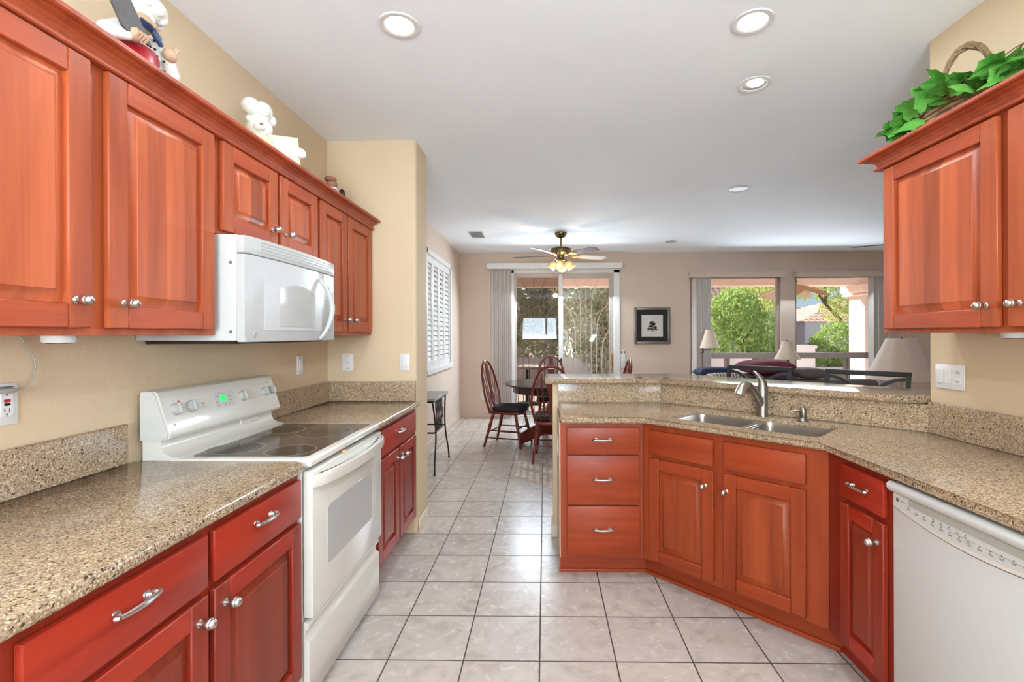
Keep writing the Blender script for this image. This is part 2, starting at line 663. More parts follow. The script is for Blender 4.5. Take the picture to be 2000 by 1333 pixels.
M['fanwood'] = plain('dark_walnut_blade', (70, 52, 42), 0.45)
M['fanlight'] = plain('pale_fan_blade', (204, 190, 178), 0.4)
M['palmleaf'] = plain('tan_palm_blade', (206, 170, 142), 0.6)
M['silverframe'] = plain('silver_frame', (130, 124, 110), 0.35, 0.6)
M['paper'] = plain('off_white_paper', (206, 200, 192), 0.8)
M['mat'] = plain('black_mat_board', (34, 30, 30), 0.8)
M['stone'] = plain('taupe_stone_top', (150, 142, 138), 0.3, var=0.12)
M['sidepaper'] = plain('beige_cabinet_side', (206, 184, 160), 0.5)
M['cork'] = plain('tan_cork', (206, 160, 110), 0.8)
M['canlight'] = emit('recessed_lamp', (255, 252, 246), 10.0)
M['bulbwarm'] = emit('warm_bulb', (255, 214, 140), 9.0)
M['frost'] = plain('frosted_amber_glass', (236, 214, 170), 0.3)
_t = M['frost'].node_tree.nodes['Principled BSDF']
_t.inputs['Transmission Weight'].default_value = 0.6

# ------------------------------------------------------------------ the setting
H = 2.72
YB = 7.95
XL, XR, XD = -1.51, 1.785, -1.41
struct('floor', MB().box(-1.75, 6.75, -2.6, 8.08, -0.1, 0.0), M['tile'])
struct('ceiling', MB().box(-1.75, 6.75, -2.6, 8.1, H, H + 0.1), M['ceil'])
struct('wall_left', MB().box(XL - 0.15, XL, -2.5, 3.31, 0, H), M['wall_k'])
# end wall of the left run (bullnose corner)
w = MB()
w.prism([(-1.66, 3.31)] + arc(-0.915, 3.335, 0.025, -PI / 2, 0, 5) + arc(-0.915, 3.605, 0.025, 0, PI / 2, 5) + [(-1.66, 3.63)], 0, H)
struct('wall_end', w, M['wall_k'])
# dining wall with the shuttered window opening
SY0, SY1, SZ0, SZ1 = 5.62, 7.12, 0.93, 2.39
w = MB()
w.box(XD - 0.15, XD, 3.63, SY0, 0, H)
w.box(XD - 0.15, XD, SY1, YB + 0.15, 0, H)
w.box(XD - 0.15, XD, SY0, SY1, 0, SZ0)
w.box(XD - 0.15, XD, SY0, SY1, SZ1, H)
struct('wall_dining_left', w, M['wall_d'])
# back wall: patio door and two living room windows
D0, D1, DZ = -0.56, 1.19, 2.44
W1a, W1b, W2a, W2b, WZ0, WZ1 = 2.39, 3.87, 4.10, 5.60, 0.42, 2.33
w = MB()
for a, b in ((XD, D0), (D1, W1a), (W1b, W2a), (W2b, 6.75)):
    w.box(a, b, YB, YB + 0.14, 0, H)
w.box(D0, D1, YB, YB + 0.14, DZ, H)
for a, b in ((W1a, W1b), (W2a, W2b)):
    w.box(a, b, YB, YB + 0.14, 0, WZ0)
    w.box(a, b, YB, YB + 0.14, WZ1, H)
struct('wall_back', w, M['wall_d'])
RW0, RW1, RWZ0, RWZ1 = -2.15, -0.55, 1.02, 2.10
w = MB()
w.prism([(XR, RW1), (XR + 0.15, RW1)] + arc(XR + 0.13, 2.25, 0.02, 0, PI / 2, 5) + arc(XR + 0.02, 2.25, 0.02, PI / 2, PI, 5), 0, H)
w.box(XR, XR + 0.15, -2.5, RW0, 0, H)
w.box(XR, XR + 0.15, RW0, RW1, 0, RWZ0)
w.box(XR, XR + 0.15, RW0, RW1, RWZ1, H)
struct('wall_right', w, M['wall_k'])
wf = MB()
for a, b_ in ((RW0, RW0 + 0.05), (RW1 - 0.05, RW1), (-1.38, -1.32)):
    wf.box(XR + 0.05, XR + 0.10, a, b_, RWZ0, RWZ1)
for a, b_ in ((RWZ0, RWZ0 + 0.05), (RWZ1 - 0.05, RWZ1)):
    wf.box(XR + 0.05, XR + 0.10, RW0, RW1, a, b_)
o = struct('window_5', wf, M['white'])
struct('window_pane', MB().box(XR + 0.072, XR + 0.077, RW0 + 0.05, RW1 - 0.05, RWZ0 + 0.05, RWZ1 - 0.05), M['glass'], o)
struct('wall_living_right', MB().box(6.6, 6.75, 2.0, YB, 0, H), M['wall_d'])
struct('wall_living_front', MB().box(XR + 0.15, 6.6, 1.6, 1.75, 0, H), M['wall_d'])
# wall behind the camera with a wide window
BW0, BW1, BZ0, BZ1 = -0.90, 0.50, 1.12, 2.12
w = MB()
w.box(XL, BW0, -2.5, -2.36, 0, H)
w.box(BW1, XR, -2.5, -2.36, 0, H)
w.box(BW0, BW1, -2.5, -2.36, 0, BZ0)
w.box(BW0, BW1, -2.5, -2.36, BZ1, H)
struct('wall_behind', w, M['wall_k'])
# low wall that carries the bar
pony = [(0.052, 3.26), (0.784, 3.26), (1.774, 2.27), (1.98, 2.27), (0.835, 3.40), (0.052, 3.40)]
struct('wall_peninsula', MB().prism(pony, 0, 1.039, smooth=False), M['wall_k'])
# baseboards
b = MB()
b.box(-0.888, -0.878, 3.335, 3.60, 0, 0.085, b=0.004)
struct('baseboard_end', b, M['trimw'])
struct('baseboard_back', MB().box(XD, -0.90, YB - 0.012, YB, 0, 0.085, b=0.004).box(1.24, 6.6, YB - 0.012, YB, 0, 0.085, b=0.004), M['wall_d'])
struct('baseboard_left', MB().box(XD, XD + 0.012, 3.64, YB, 0, 0.085, b=0.004), M['wall_d'])
struct('baseboard_peninsula', MB().box(0.040, 0.082, 3.247, 3.26, 0, 0.085, b=0.003).box(0.040, 0.052, 3.26, 3.41, 0, 0.085, b=0.003), M['trimw'])

# window behind the camera (open horizontal blinds)
wf = MB()
for a, b_ in ((BW0, BW0 + 0.05), (BW1 - 0.05, BW1), (0.02, 0.09)):
    wf.box(a, b_, -2.46, -2.40, BZ0, BZ1)
for a, b_ in ((BZ0, BZ0 + 0.05), (BZ1 - 0.05, BZ1)):
    wf.box(BW0, BW1, -2.46, -2.40, a, b_)
o = struct('window_4', wf, M['white'])
struct('window_pane', MB().box(BW0 + 0.05, BW1 - 0.05, -2.435, -2.43, BZ0 + 0.05, BZ1 - 0.05), M['glass'], o)
bl = thing('horizontal_blind', 'white horizontal slat blind over the window behind the camera', 'blind', (0, -2.38, 0))
s = MB()
z = BZ0 + 0.06
while z < BZ1 - 0.06:
    s.box(BW0 + 0.03, BW1 - 0.03, -0.020, 0.020, -0.0006, 0.0006, M=Matrix.Translation((0, 0, z)) @ Matrix.Rotation(0.42, 4, 'X'))
    z += 0.05
s.build('slats', M['white'], bl)
MB().box(BW0 + 0.02, BW1 - 0.02, -0.018, 0.018, BZ1 - 0.05, BZ1 - 0.005, b=0.003).build('head_rail', M['white'], bl)

# ------------------------------------------------------------------ shuttered window in the dining wall
wf = MB()
FX = XD
for a, b_ in ((SY0 - 0.02, SY0 + 0.045), (SY1 - 0.045, SY1 + 0.02)):
    wf.box(FX - 0.06, FX + 0.025, a, b_, SZ0 - 0.02, SZ1 + 0.02, b=0.004)
wf.box(FX - 0.06, FX + 0.025, SY0, SY1, SZ1 - 0.045, SZ1 + 0.02, b=0.004)
wf.box(FX - 0.06, FX + 0.04, SY0 - 0.03, SY1 + 0.03, SZ0 - 0.035, SZ0 + 0.03, b=0.004)
o = struct('window_1', wf, M['white'])
struct('window_pane', MB().box(FX - 0.13, FX - 0.125, SY0, SY1, SZ0, SZ1), M['glass'], o)
NP = 4
pw = (SY1 - SY0 - 0.09) / NP
for i in range(NP):
    y0 = SY0 + 0.045 + i * pw
    y1 = y0 + pw
    r = thing('plantation_shutter', ('leftmost white louvred shutter panel, partly behind the end wall corner', 'second white louvred shutter panel from the end wall corner', 'third white louvred shutter panel from the end wall corner', 'white louvred shutter panel nearest the back wall')[i], 'shutter', (FX - 0.012, y0, SZ0 + 0.03), 0, 'plantation shutters on the dining window')
    hh = SZ1 - SZ0 - 0.075
    MB().box(-0.015, 0.015, 0.002, 0.045, 0, hh, b=0.003).build('stile', M['white'], r)
    MB().box(-0.015, 0.015, pw - 0.045, pw - 0.002, 0, hh, b=0.003).build('stile', M['white'], r)
    MB().box(-0.015, 0.015, 0.045, pw - 0.045, hh - 0.085, hh, b=0.003).build('top_rail', M['white'], r)
    MB().box(-0.015, 0.015, 0.045, pw - 0.045, 0, 0.085, b=0.003).build('bottom_rail', M['white'], r)
    lv = MB()
    nl = 19
    for k in range(nl):
        zc = 0.085 + (hh - 0.17) * (k + 0.5) / nl
        lv.box(-0.033, 0.033, 0.046, pw - 0.046, -0.004, 0.004, b=0.003, M=Matrix.Translation((0, 0, zc)) @ Matrix.Rotation(math.radians(60), 4, 'Y'))
    lv.build('louvres', M['white'], r)
    MB().box(0.030, 0.038, pw / 2 - 0.006, pw / 2 + 0.006, 0.10, hh - 0.12).build('tilt_rod', M['white'], r)

# ------------------------------------------------------------------ patio door
fr = MB()
fr.box(D0 - 0.0, D0 + 0.05, YB - 0.02, YB + 0.10, 0, DZ, b=0.003)
fr.box(D1 - 0.055, D1 + 0.045, YB - 0.02, YB + 0.10, 0, DZ, b=0.003)
fr.box(D0, D1 + 0.045, YB - 0.02, YB + 0.10, DZ - 0.05, DZ + 0.03, b=0.003)
fr.box(D0, D1, YB - 0.01, YB + 0.10, 0, 0.03, b=0.003)
door = struct('door_1', fr, M['white'])


def sash(name, x0, x1, y, z0, z1, st, mat, gl, parent, top=None):
    f = MB()
    top = top or st
    f.box(x0, x0 + st, y, y + 0.035, z0, z1, b=0.003)
    f.box(x1 - st, x1, y, y + 0.035, z0, z1, b=0.003)
    f.box(x0 + st, x1 - st, y, y + 0.035, z1 - top, z1, b=0.003)
    f.box(x0 + st, x1 - st, y, y + 0.035, z0, z0 + st, b=0.003)
    o = struct(name, f, mat, parent)
    struct('pane', MB().box(x0 + st, x1 - st, y + 0.015, y + 0.019, z0 + st, z1 - top), gl, o)
    return o


sash('fixed_panel', -0.53, 0.30, YB + 0.05, 0.03, DZ - 0.06, 0.06, M['alum'], M['screen'], door)
sl = sash('sliding_panel', 0.225, 1.135, YB + 0.005, 0.03, DZ - 0.06, 0.075, M['alum'], M['glass'], door)
struct('stile_cover', MB().box(0.228, 0.298, YB - 0.006, YB + 0.006, 0.03, DZ - 0.065, b=0.002), M['white'], door)
struct('door_handle', MB().tube([(1.10, YB + 0.0, 0.78), (1.10, YB - 0.04, 0.80), (1.10, YB - 0.045, 0.93), (1.10, YB - 0.04, 1.05), (1.10, YB, 1.07)], 0.012, 8), M['gold'], door)
struct('latch', MB().box(0.25, 0.285, YB - 0.03, YB - 0.004, 0.86, 0.98, b=0.004), M['black'], door)

# valance and vertical blinds at the patio door


def vert_blind(name, label, group, x0, x1, n, z0, z1, y, mat, lab):
    r = thing(name, label, 'blind', ((x0 + x1) / 2, y, z1), 0, group)
    for i in range(n):
        xx = x0 + (x1 - x0) * (i + 0.5) / n - (x0 + x1) / 2
        MB().box(-0.0012, 0.0012, -0.040, 0.040, z0 - z1, 0, M=Matrix.Translation((xx, 0, 0)) @ Matrix.Rotation(math.radians(38 + 9 * (i % 3)), 4, 'Z')).build('vane', mat, r)
    return r


v = MB()
v.box(-1.10, 1.10, -0.145, -0.13, -0.095, 0.0, b=0.003)
v.box(-1.10, -1.085, -0.13, 0, -0.095, 0.0, b=0.003)
v.box(1.085, 1.10, -0.13, 0, -0.095, 0.0, b=0.003)
v.box(-1.10, 1.10, -0.13, 0, -0.012, 0.0)
tag(v.build('valance', M['white'], loc=(0.155, YB - 0.002, 2.54)), 'white valance box above the patio door', 'valance')
r = vert_blind('vertical_blind', 'grey vertical blind stacked at the left of the patio door', None, -0.875, -0.56, 14, 0.03, 2.43, YB - 0.075, M['blindg'], '')
MB().tube([(-0.185, -0.02, 0), (-0.19, -0.02, -0.6), (-0.185, -0.02, -1.1)], 0.003, 6).build('wand', M['white'], r)

# living room windows
for i, (a, b_, nm) in enumerate(((W1a, W1b, 'window_2'), (W2a, W2b, 'window_3'))):
    f = MB()
    e = 0.04
    f.box(a, a + e, YB + 0.03, YB + 0.11, WZ0, WZ1, b=0.003)
    f.box(b_ - e, b_, YB + 0.03, YB + 0.11, WZ0, WZ1, b=0.003)
    f.box(a, b_, YB + 0.03, YB + 0.11, WZ1 - e, WZ1, b=0.003)
    f.box(a, b_, YB + 0.03, YB + 0.11, WZ0, WZ0 + e, b=0.003)
    f.box(a + e, b_ - e, YB + 0.035, YB + 0.10, 0.965, 1.06, b=0.003)
    xm = (2.97 if i == 0 else 4.93)
    for q in (0, 0.05):
        f.box(xm + q, xm + q + 0.035, YB + 0.04, YB + 0.09, WZ0 + e, 0.965, b=0.002)
    o = struct(nm, f, M['alum'])
    struct('pane', MB().box(a + e, b_ - e, YB + 0.066, YB + 0.070, WZ0 + e, 0.965).box(a + e, b_ - e, YB + 0.066, YB + 0.070, 1.06, WZ1 - e), M['glass'], o)
    s = MB()
    s.box(a - 0.02, b_ + 0.02, YB - 0.04, YB + 0.03, WZ0 - 0.03, WZ0, b=0.004)
    struct('window_sill', s, M['white'], o)
    v = MB()
    L = (b_ - a) / 2 + 0.03
    v.box(-L, L, -0.115, -0.10, -0.085, 0.0, b=0.003)
    v.box(-L, -L + 0.015, -0.10, 0, -0.085, 0.0, b=0.003)
    v.box(L - 0.015, L, -0.10, 0, -0.085, 0.0, b=0.003)
    v.box(-L, L, -0.10, 0, -0.01, 0.0)
    tag(v.build('valance', M['wall_d'], loc=((a + b_) / 2 - 0.0, YB - 0.002, 2.375)), ('tan valance over the living room window behind the floor lamp' if i == 0 else 'tan valance over the window with the porch column outside'), 'valance')
vert_blind('vertical_blind', 'pale vertical blind stacked behind the floor lamp', None, 2.43, 2.69, 9, 0.45, 2.29, YB - 0.055, M['blindl'], '')
vert_blind('vertical_blind', 'pale vertical blind stacked at the window beside the big pleated lamp', None, 5.28, 5.62, 12, 0.45, 2.29, YB - 0.055, M['blindl'], '')

# ------------------------------------------------------------------ cabinet parts
def knob_mesh(x, z, y0, Mx=None):
    T = Matrix.Translation((x, y0, z)) @ Matrix.Rotation(PI / 2, 4, 'X')
    prof = [(0.0, 0.0), (0.0105, 0.0), (0.0105, 0.003), (0.006, 0.006), (0.005, 0.011), (0.0068, 0.013), (0.0118, 0.017), (0.0143, 0.023), (0.0146, 0.029), (0.0138, 0.0335), (0.0132, 0.034), (0.0134, 0.0352), (0.0108, 0.041), (0.006, 0.0455), (0, 0.047)]
    return MB().lathe(prof, 16, T)


def pull_mesh(x, z, y0, half=0.05):
    b = MB()
    pts, rad = [], []
    for i in range(15):
        u = -1 + 2 * i / 14
        pts.append((x + half * u, y0 - 0.027 + 0.006 * u * u, z))
        rad.append(0.0062 - 0.0016 * abs(u))
    b.tube(pts, rad, 8)
    for s in (-1, 1):
        e = x + s * half
        b.tube([(e + s * .001, y0 - 0.021, z), (e + s * 0.004, y0 - 0.015, z), (e - s * 0.001, y0 - 0.008, z), (e - s * 0.010, y0 - 0.007, z), (e - s * 0.012, y0, z)], [0.0052, 0.006, 0.0062, 0.006, 0.0075], 8)
        b.lathe([(0, 0), (0.010, 0), (0.009, 0.003), (0.0, 0.004)], 12, Matrix.Translation((e - s * 0.012, y0, z)) @ Matrix.Rotation(PI / 2, 4, 'X'))
    return b


def panel_door(root, x0, x1, z0, z1, knob=None, mats=None, fw=0.062, name='door'):
    b = MB()
    t = 0.02
    b.box(x0, x0 + fw, -t, -0.001, z0, z1, b=0.003, m=0)
    b.box(x1 - fw, x1, -t, -0.001, z0, z1, b=0.003, m=0)
    b.box(x0 + fw, x1 - fw, -t, -0.001, z1 - fw, z1, b=0.003, m=1)
    b.box(x0 + fw, x1 - fw, -t, -0.001, z0, z0 + fw, b=0.003, m=1)
    ax0, ax1, az0, az1 = x0 + fw - .001, x1 - fw + .001, z0 + fw - .001, z1 - fw + .001
    rise = min(0.032, (ax1 - ax0) * 0.18)
    rings = []
    for ins, y in ((0.0, -0.004), (0.007, -0.0035), (rise, -0.0165), (rise + 0.001, -0.0185)):
        rings.append([b.bm.verts.new(p) for p in ((ax0 + ins, y, az0 + ins), (ax1 - ins, y, az0 + ins), (ax1 - ins, y, az1 - ins), (ax0 + ins, y, az1 - ins))])
    for a, c in zip(rings, rings[1:]):
        for i in range(4):
            f = b.bm.faces.new((a[i], a[(i + 1) % 4], c[(i + 1) % 4], c[i]))
            f.material_index = 2
    f = b.bm.faces.new(rings[-1])
    f.material_index = 2
    o = b.build(name, mats, root, fixn=True)
    if knob:
        knob_mesh(knob[0], knob[1], -t).build('knob', M['steel'], o)
    return o


def slab_front(root, x0, x1, z0, z1, mats, pull=None, name='drawer'):
    b = MB()
    b.box(x0, x1, -0.02, -0.001, z0, z1, b=0.005, seg=2)
    o = b.build(name, mats, root)
    if pull:
        pull_mesh(pull[0], pull[1], -0.02).build('pull_handle', M['steel'], o)
    return o


CH = [M['wood_v'], M['wood_h'], M['wood_p']]
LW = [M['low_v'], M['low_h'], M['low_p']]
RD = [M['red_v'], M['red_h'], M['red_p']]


def base_cab(name, label, loc, rz, w, depth, W, group=None, cx0=0.0, cx1=None, top=0.875, tk=None):
    r = thing(name, label, 'cabinet', loc, rz, group)
    MB().box(cx0, cx1 if cx1 is not None else w, 0.0195, depth, 0.114, top).build('carcass', W[0], r)
    MB().box(0, w, 0, 0.019, 0.114, 0.875, b=0.001).build('face_frame', W[0], r)
    k0, k1 = tk if tk else (cx0, w)
    MB().box(k0, k1, 0.075, 0.088, 0.002, 0.113).build('toe_kick', W[1], r)
    return r


def wall_cab(name, label, loc, rz, w, depth, z0, z1, W, group=None):
    r = thing(name, label, 'cabinet', loc, rz, group)
    MB().box(0, w, 0.0195, depth, z0 + 0.012, z1).build('carcass', W[0], r)
    MB().box(0, w, 0, 0.019, z0, z1, b=0.001).build('face_frame', W[0], r)
    return r


R90 = PI / 2
G1 = 'cherry wall cabinets along the left wall'
# ---- left wall cabinets
r = wall_cab('wall_cabinet', 'cherry wall cabinet with two tall doors, left of the microwave', (-1.205, 0.80, 0), R90, 0.931, 0.303, 1.372, 2.11, CH, G1)
panel_door(r, 0.020, 0.437, 1.392, 2.094, (0.392, 1.462), CH)
panel_door(r, 0.486, 0.907, 1.392, 2.094, (0.530, 1.462), CH)
r = wall_cab('wall_cabinet', 'short cherry wall cabinet directly above the microwave', (-1.205, 1.732, 0), R90, 0.776, 0.303, 1.747, 2.11, CH, G1)
panel_door(r, 0.022, 0.384, 1.762, 2.094, (0.335, 1.832), CH)
panel_door(r, 0.408, 0.760, 1.762, 2.094, (0.450, 1.832), CH)
r = wall_cab('wall_cabinet', 'cherry wall cabinet with two narrow doors between microwave and end wall', (-1.205, 2.509, 0), R90, 0.797, 0.303, 1.372, 2.11, CH, G1)
panel_door(r, 0.018, 0.353, 1.392, 2.094, (0.312, 1.462), CH)
panel_door(r, 0.376, 0.764, 1.392, 2.094, (0.417, 1.462), CH)
# ---- crown mouldings
CP = [(-0.004, 2.0965), (0.022, 2.0965), (0.026, 2.100), (0.026, 2.107), (0.015, 2.110), (0.016, 2.118), (0.021, 2.128), (0.031, 2.137), (0.044, 2.142), (0.046, 2.1425), (0.046, 2.147), (0.062, 2.1475), (0.068, 2.151), (0.068, 2.162), (-0.004, 2.162)]
s = MB()
s.sweep([(-1.204, 0.80), (-1.204, 3.305)], [(o_ + 0.001, z_) for o_, z_ in CP])
tag(s.build('crown_moulding', M['wood_h'], angle=14), 'cherry crown moulding along the top of the left wall cabinets', 'moulding')
# right: profile returns round the far end
CP2 = [(o_, z_ - 0.012) for o_, z_ in CP]
s = MB()
s.sweep([(1.781, 2.131), (1.484, 2.131), (1.484, 1.0)], CP2)
cr = s
tag(s.build('crown_moulding', M['wood_h'], angle=14), 'cherry crown moulding on the right wall cabinet below the ivy basket', 'moulding')
# ---- right wall cabinet
r = wall_cab('wall_cabinet', 'cherry wall cabinet on the right wall with ivy basket on top', (1.485, 2.13, 0), -R90, 1.13, 0.298, 1.372, 2.10, CH)
panel_door(r, 0.023, 0.547, 1.390, 2.077, (0.510, 1.462), CH)
panel_door(r, 0.582, 1.106, 1.390, 2.077, (0.622, 1.462), CH)

# ---- left base cabinets
r = base_cab('base_cabinet', 'cherry base cabinet with two drawers, left of the stove', (-0.90, 0.76, 0), R90, 0.967, 0.60, RD, None)
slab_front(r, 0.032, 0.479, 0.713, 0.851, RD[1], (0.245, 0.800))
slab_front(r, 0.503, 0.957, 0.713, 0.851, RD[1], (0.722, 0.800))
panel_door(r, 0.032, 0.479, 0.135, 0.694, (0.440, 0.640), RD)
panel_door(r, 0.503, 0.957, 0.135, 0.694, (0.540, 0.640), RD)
r = base_cab('base_cabinet', 'narrow cherry base cabinet between the stove and end wall', (-0.90, 2.486, 0), R90, 0.816, 0.60, RD, None)
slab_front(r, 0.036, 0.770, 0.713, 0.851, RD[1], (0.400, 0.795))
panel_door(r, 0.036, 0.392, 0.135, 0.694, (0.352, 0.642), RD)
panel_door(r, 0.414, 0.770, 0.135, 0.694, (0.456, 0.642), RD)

# ---- peninsula
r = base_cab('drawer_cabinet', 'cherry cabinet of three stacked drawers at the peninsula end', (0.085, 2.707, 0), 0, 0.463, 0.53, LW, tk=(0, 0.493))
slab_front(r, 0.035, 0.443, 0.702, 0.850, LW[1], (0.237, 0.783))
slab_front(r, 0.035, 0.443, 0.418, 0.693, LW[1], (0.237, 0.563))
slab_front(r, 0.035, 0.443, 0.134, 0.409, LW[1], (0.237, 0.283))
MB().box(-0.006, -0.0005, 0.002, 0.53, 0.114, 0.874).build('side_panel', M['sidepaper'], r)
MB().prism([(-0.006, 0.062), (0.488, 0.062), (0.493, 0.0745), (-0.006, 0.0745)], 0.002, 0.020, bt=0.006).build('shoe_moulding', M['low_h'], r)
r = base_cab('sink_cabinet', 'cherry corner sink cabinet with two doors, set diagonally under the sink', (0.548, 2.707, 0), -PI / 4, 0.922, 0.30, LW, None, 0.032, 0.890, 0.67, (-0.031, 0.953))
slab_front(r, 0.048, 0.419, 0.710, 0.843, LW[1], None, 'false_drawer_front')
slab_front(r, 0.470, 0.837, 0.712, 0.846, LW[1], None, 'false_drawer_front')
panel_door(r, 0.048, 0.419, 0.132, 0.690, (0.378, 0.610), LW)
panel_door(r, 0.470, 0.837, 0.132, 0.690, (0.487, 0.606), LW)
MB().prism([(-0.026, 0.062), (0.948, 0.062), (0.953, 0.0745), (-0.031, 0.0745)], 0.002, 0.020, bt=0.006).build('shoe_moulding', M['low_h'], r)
r = base_cab('base_cabinet', 'narrow cherry base cabinet between sink cabinet and dishwasher', (1.20, 2.053, 0), -R90, 0.375, 0.55, RD, tk=(-0.033, 0.375))
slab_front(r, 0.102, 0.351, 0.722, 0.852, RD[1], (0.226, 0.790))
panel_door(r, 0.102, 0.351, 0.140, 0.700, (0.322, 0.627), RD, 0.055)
r = base_cab('base_cabinet', 'plain cherry base cabinet on the near side of the dishwasher', (1.20, 1.066, 0), -R90, 0.75, 0.55, RD)
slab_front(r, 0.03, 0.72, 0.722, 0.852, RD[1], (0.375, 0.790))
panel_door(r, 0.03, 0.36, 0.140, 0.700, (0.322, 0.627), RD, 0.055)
panel_door(r, 0.39, 0.72, 0.140, 0.700, (0.43, 0.627), RD, 0.055)

# ------------------------------------------------------------------ counters
def slab(poly, z0=0.876, z1=0.914, r=0.0165):
    return MB().prism(poly, z0, z1, bt=r, bb=r, seg=4)


c = thing('countertop', 'speckled tan quartz countertop left of the stove', 'countertop')
ed = [(-1.508, 0.30), (-0.865, 0.30)] + arc(-0.905, 1.690, 0.04, 0, PI / 2, 6) + [(-1.508, 1.730)]
slab(ed).build('slab', M['granite'], c)
MB().box(-1.508, -1.488, 0.30, 1.690, 0.9145, 1.056, b=0.003).build('backsplash', M['granite'], c)
c = thing('countertop', 'short speckled quartz countertop between the stove and end wall', 'countertop')
ed = [(-1.508, 2.482), (-0.865, 2.482)] + arc(-0.880, 3.292, 0.015, 0, PI / 2, 4) + [(-1.508, 3.307)]
slab(ed).build('slab', M['granite'], c)
MB().box(-1.508, -1.488, 2.50, 3.286, 0.9145, 1.052, b=0.003).build('backsplash', M['granite'], c)
MB().box(-1.508, -0.893, 3.287, 3.307, 0.9145, 1.052, b=0.003).build('backsplash', M['granite'], c)

c = thing('countertop', 'angled speckled quartz countertop holding the sink', 'countertop')
E0 = (0.548, 2.707)


def dg(s, t, z=0.0):
    q = math.sqrt(0.5)
    return Vector((E0[0] + (s + t) * q, E0[1] + (t - s) * q, z))


pts = [(0.095, 2.655), (0.548, 2.655), (1.166, 2.037), (1.166, 0.33), (1.766, 0.33), (1.766, 2.246), (0.776, 3.236), (0.085, 3.236), (0.085, 2.665)]
sl = slab(pts).build('slab', M['granite'], c)
SK = rrect(0.130, 0.870, 0.045, 0.400, 0.055, 5)
cut = MB()
cut.prism([tuple(dg(s_, t_).xy) for s_, t_ in SK], 0.80, 1.0, smooth=False)
co = cut.build('cutter', M['granite'])
cut = MB()
cut.prism([tuple(dg(s_, t_).xy) for s_, t_ in rrect(0.105, 0.895, 0.020, 0.425, 0.06, 5)], 0.80, 0.8945, smooth=False)
co2 = cut.build('cutter', M['granite'])
md = sl.modifiers.new('cut', 'BOOLEAN')
md.operation = 'DIFFERENCE'
md.object = co
md.solver = 'EXACT'
md = sl.modifiers.new('cut', 'BOOLEAN')
md.operation = 'DIFFERENCE'
md.object = co2
md.solver = 'EXACT'
dgp = bpy.context.evaluated_depsgraph_get()
me2 = bpy.data.meshes.new_from_object(sl.evaluated_get(dgp))
sl.modifiers.clear()
sl.data = me2
me2.set_sharp_from_angle(angle=math.radians(40))
bpy.data.objects.remove(co, do_unlink=True)
bpy.data.objects.remove(co2, do_unlink=True)
b = MB()
b.prism([(0.089, 3.238), (0.776, 3.238), (0.784, 3.257), (0.089, 3.257)], 0.9145, 1.0385, bt=0.002)
b.prism([(0.778, 3.237), (1.768, 2.247), (1.782, 2.262), (0.786, 3.257)], 0.9145, 1.0385, bt=0.002)
b.build('backsplash', M['granite'], c)
MB().prism([(1.764, 0.33), (1.782, 0.33), (1.782, 2.258), (1.764, 2.244)], 0.9145, 1.056, bt=0.003).build('backsplash', M['granite'], c)
bar = [(0.0, 3.19), (0.768, 3.19), (1.688, 2.272), (2.12, 2.272), (2.12, 2.44), (0.960, 3.60), (0.0, 3.60)]
tag(MB().prism(bar, 1.040, 1.078, bt=0.0165, bb=0.0165, seg=4).build('raised_counter', M['granite']), 'raised speckled quartz bar counter running behind the sink', 'countertop')

# ------------------------------------------------------------------ sink, faucet, soap dispenser
dz = Matrix.Translation((E0[0], E0[1], 0)) @ Matrix.Rotation(-PI / 4, 4, 'Z')
sk = thing('kitchen_sink', 'double bowl stainless steel sink set under the counter', 'sink', (E0[0], E0[1], 0), -PI / 4)


def bowl(s0, s1, t0, t1, zt, zb):
    b = MB()
    loops = []
    for ins, z in ((-0.012, zt), (0.0, zt), (0.003, zt - 0.03), (0.012, zb + 0.03), (0.022, zb + 0.012), (0.040, zb)):
        loops.append([b.bm.verts.new((p[0], p[1], z)) for p in rrect(s0 + ins, s1 - ins, t0 + ins, t1 - ins, max(0.02, 0.052 - ins * .4), 5)])
    for a, d in zip(loops, loops[1:]):
        for i in range(len(a)):
            j = (i + 1) % len(a)
            b.bm.faces.new((a[i], a[j], d[j], d[i])).smooth = True
    b.bm.faces.new(loops[-1])
    return b


bw = bowl(0.130, 0.485, 0.045, 0.400, 0.8935, 0.70).build('bowl', M['sinksteel'], sk)
MB().lathe([(0, 0.001), (0.028, 0.001), (0.042, 0.003), (0.042, 0.0)], 20, Matrix.Translation((0.308, 0.22, 0.700))).build('drain', M['steel'], bw)
bw = bowl(0.509, 0.870, 0.045, 0.400, 0.8935, 0.70).build('bowl', M['sinksteel'], sk)
MB().lathe([(0, 0.001), (0.028, 0.001), (0.042, 0.003), (0.042, 0.0)], 20, Matrix.Translation((0.690, 0.22, 0.700))).build('drain', M['steel'], bw)
MB().box(0.478, 0.516, 0.050, 0.395, 0.872, 0.8895, b=0.006, seg=3).build('divider', M['sinksteel'], sk)

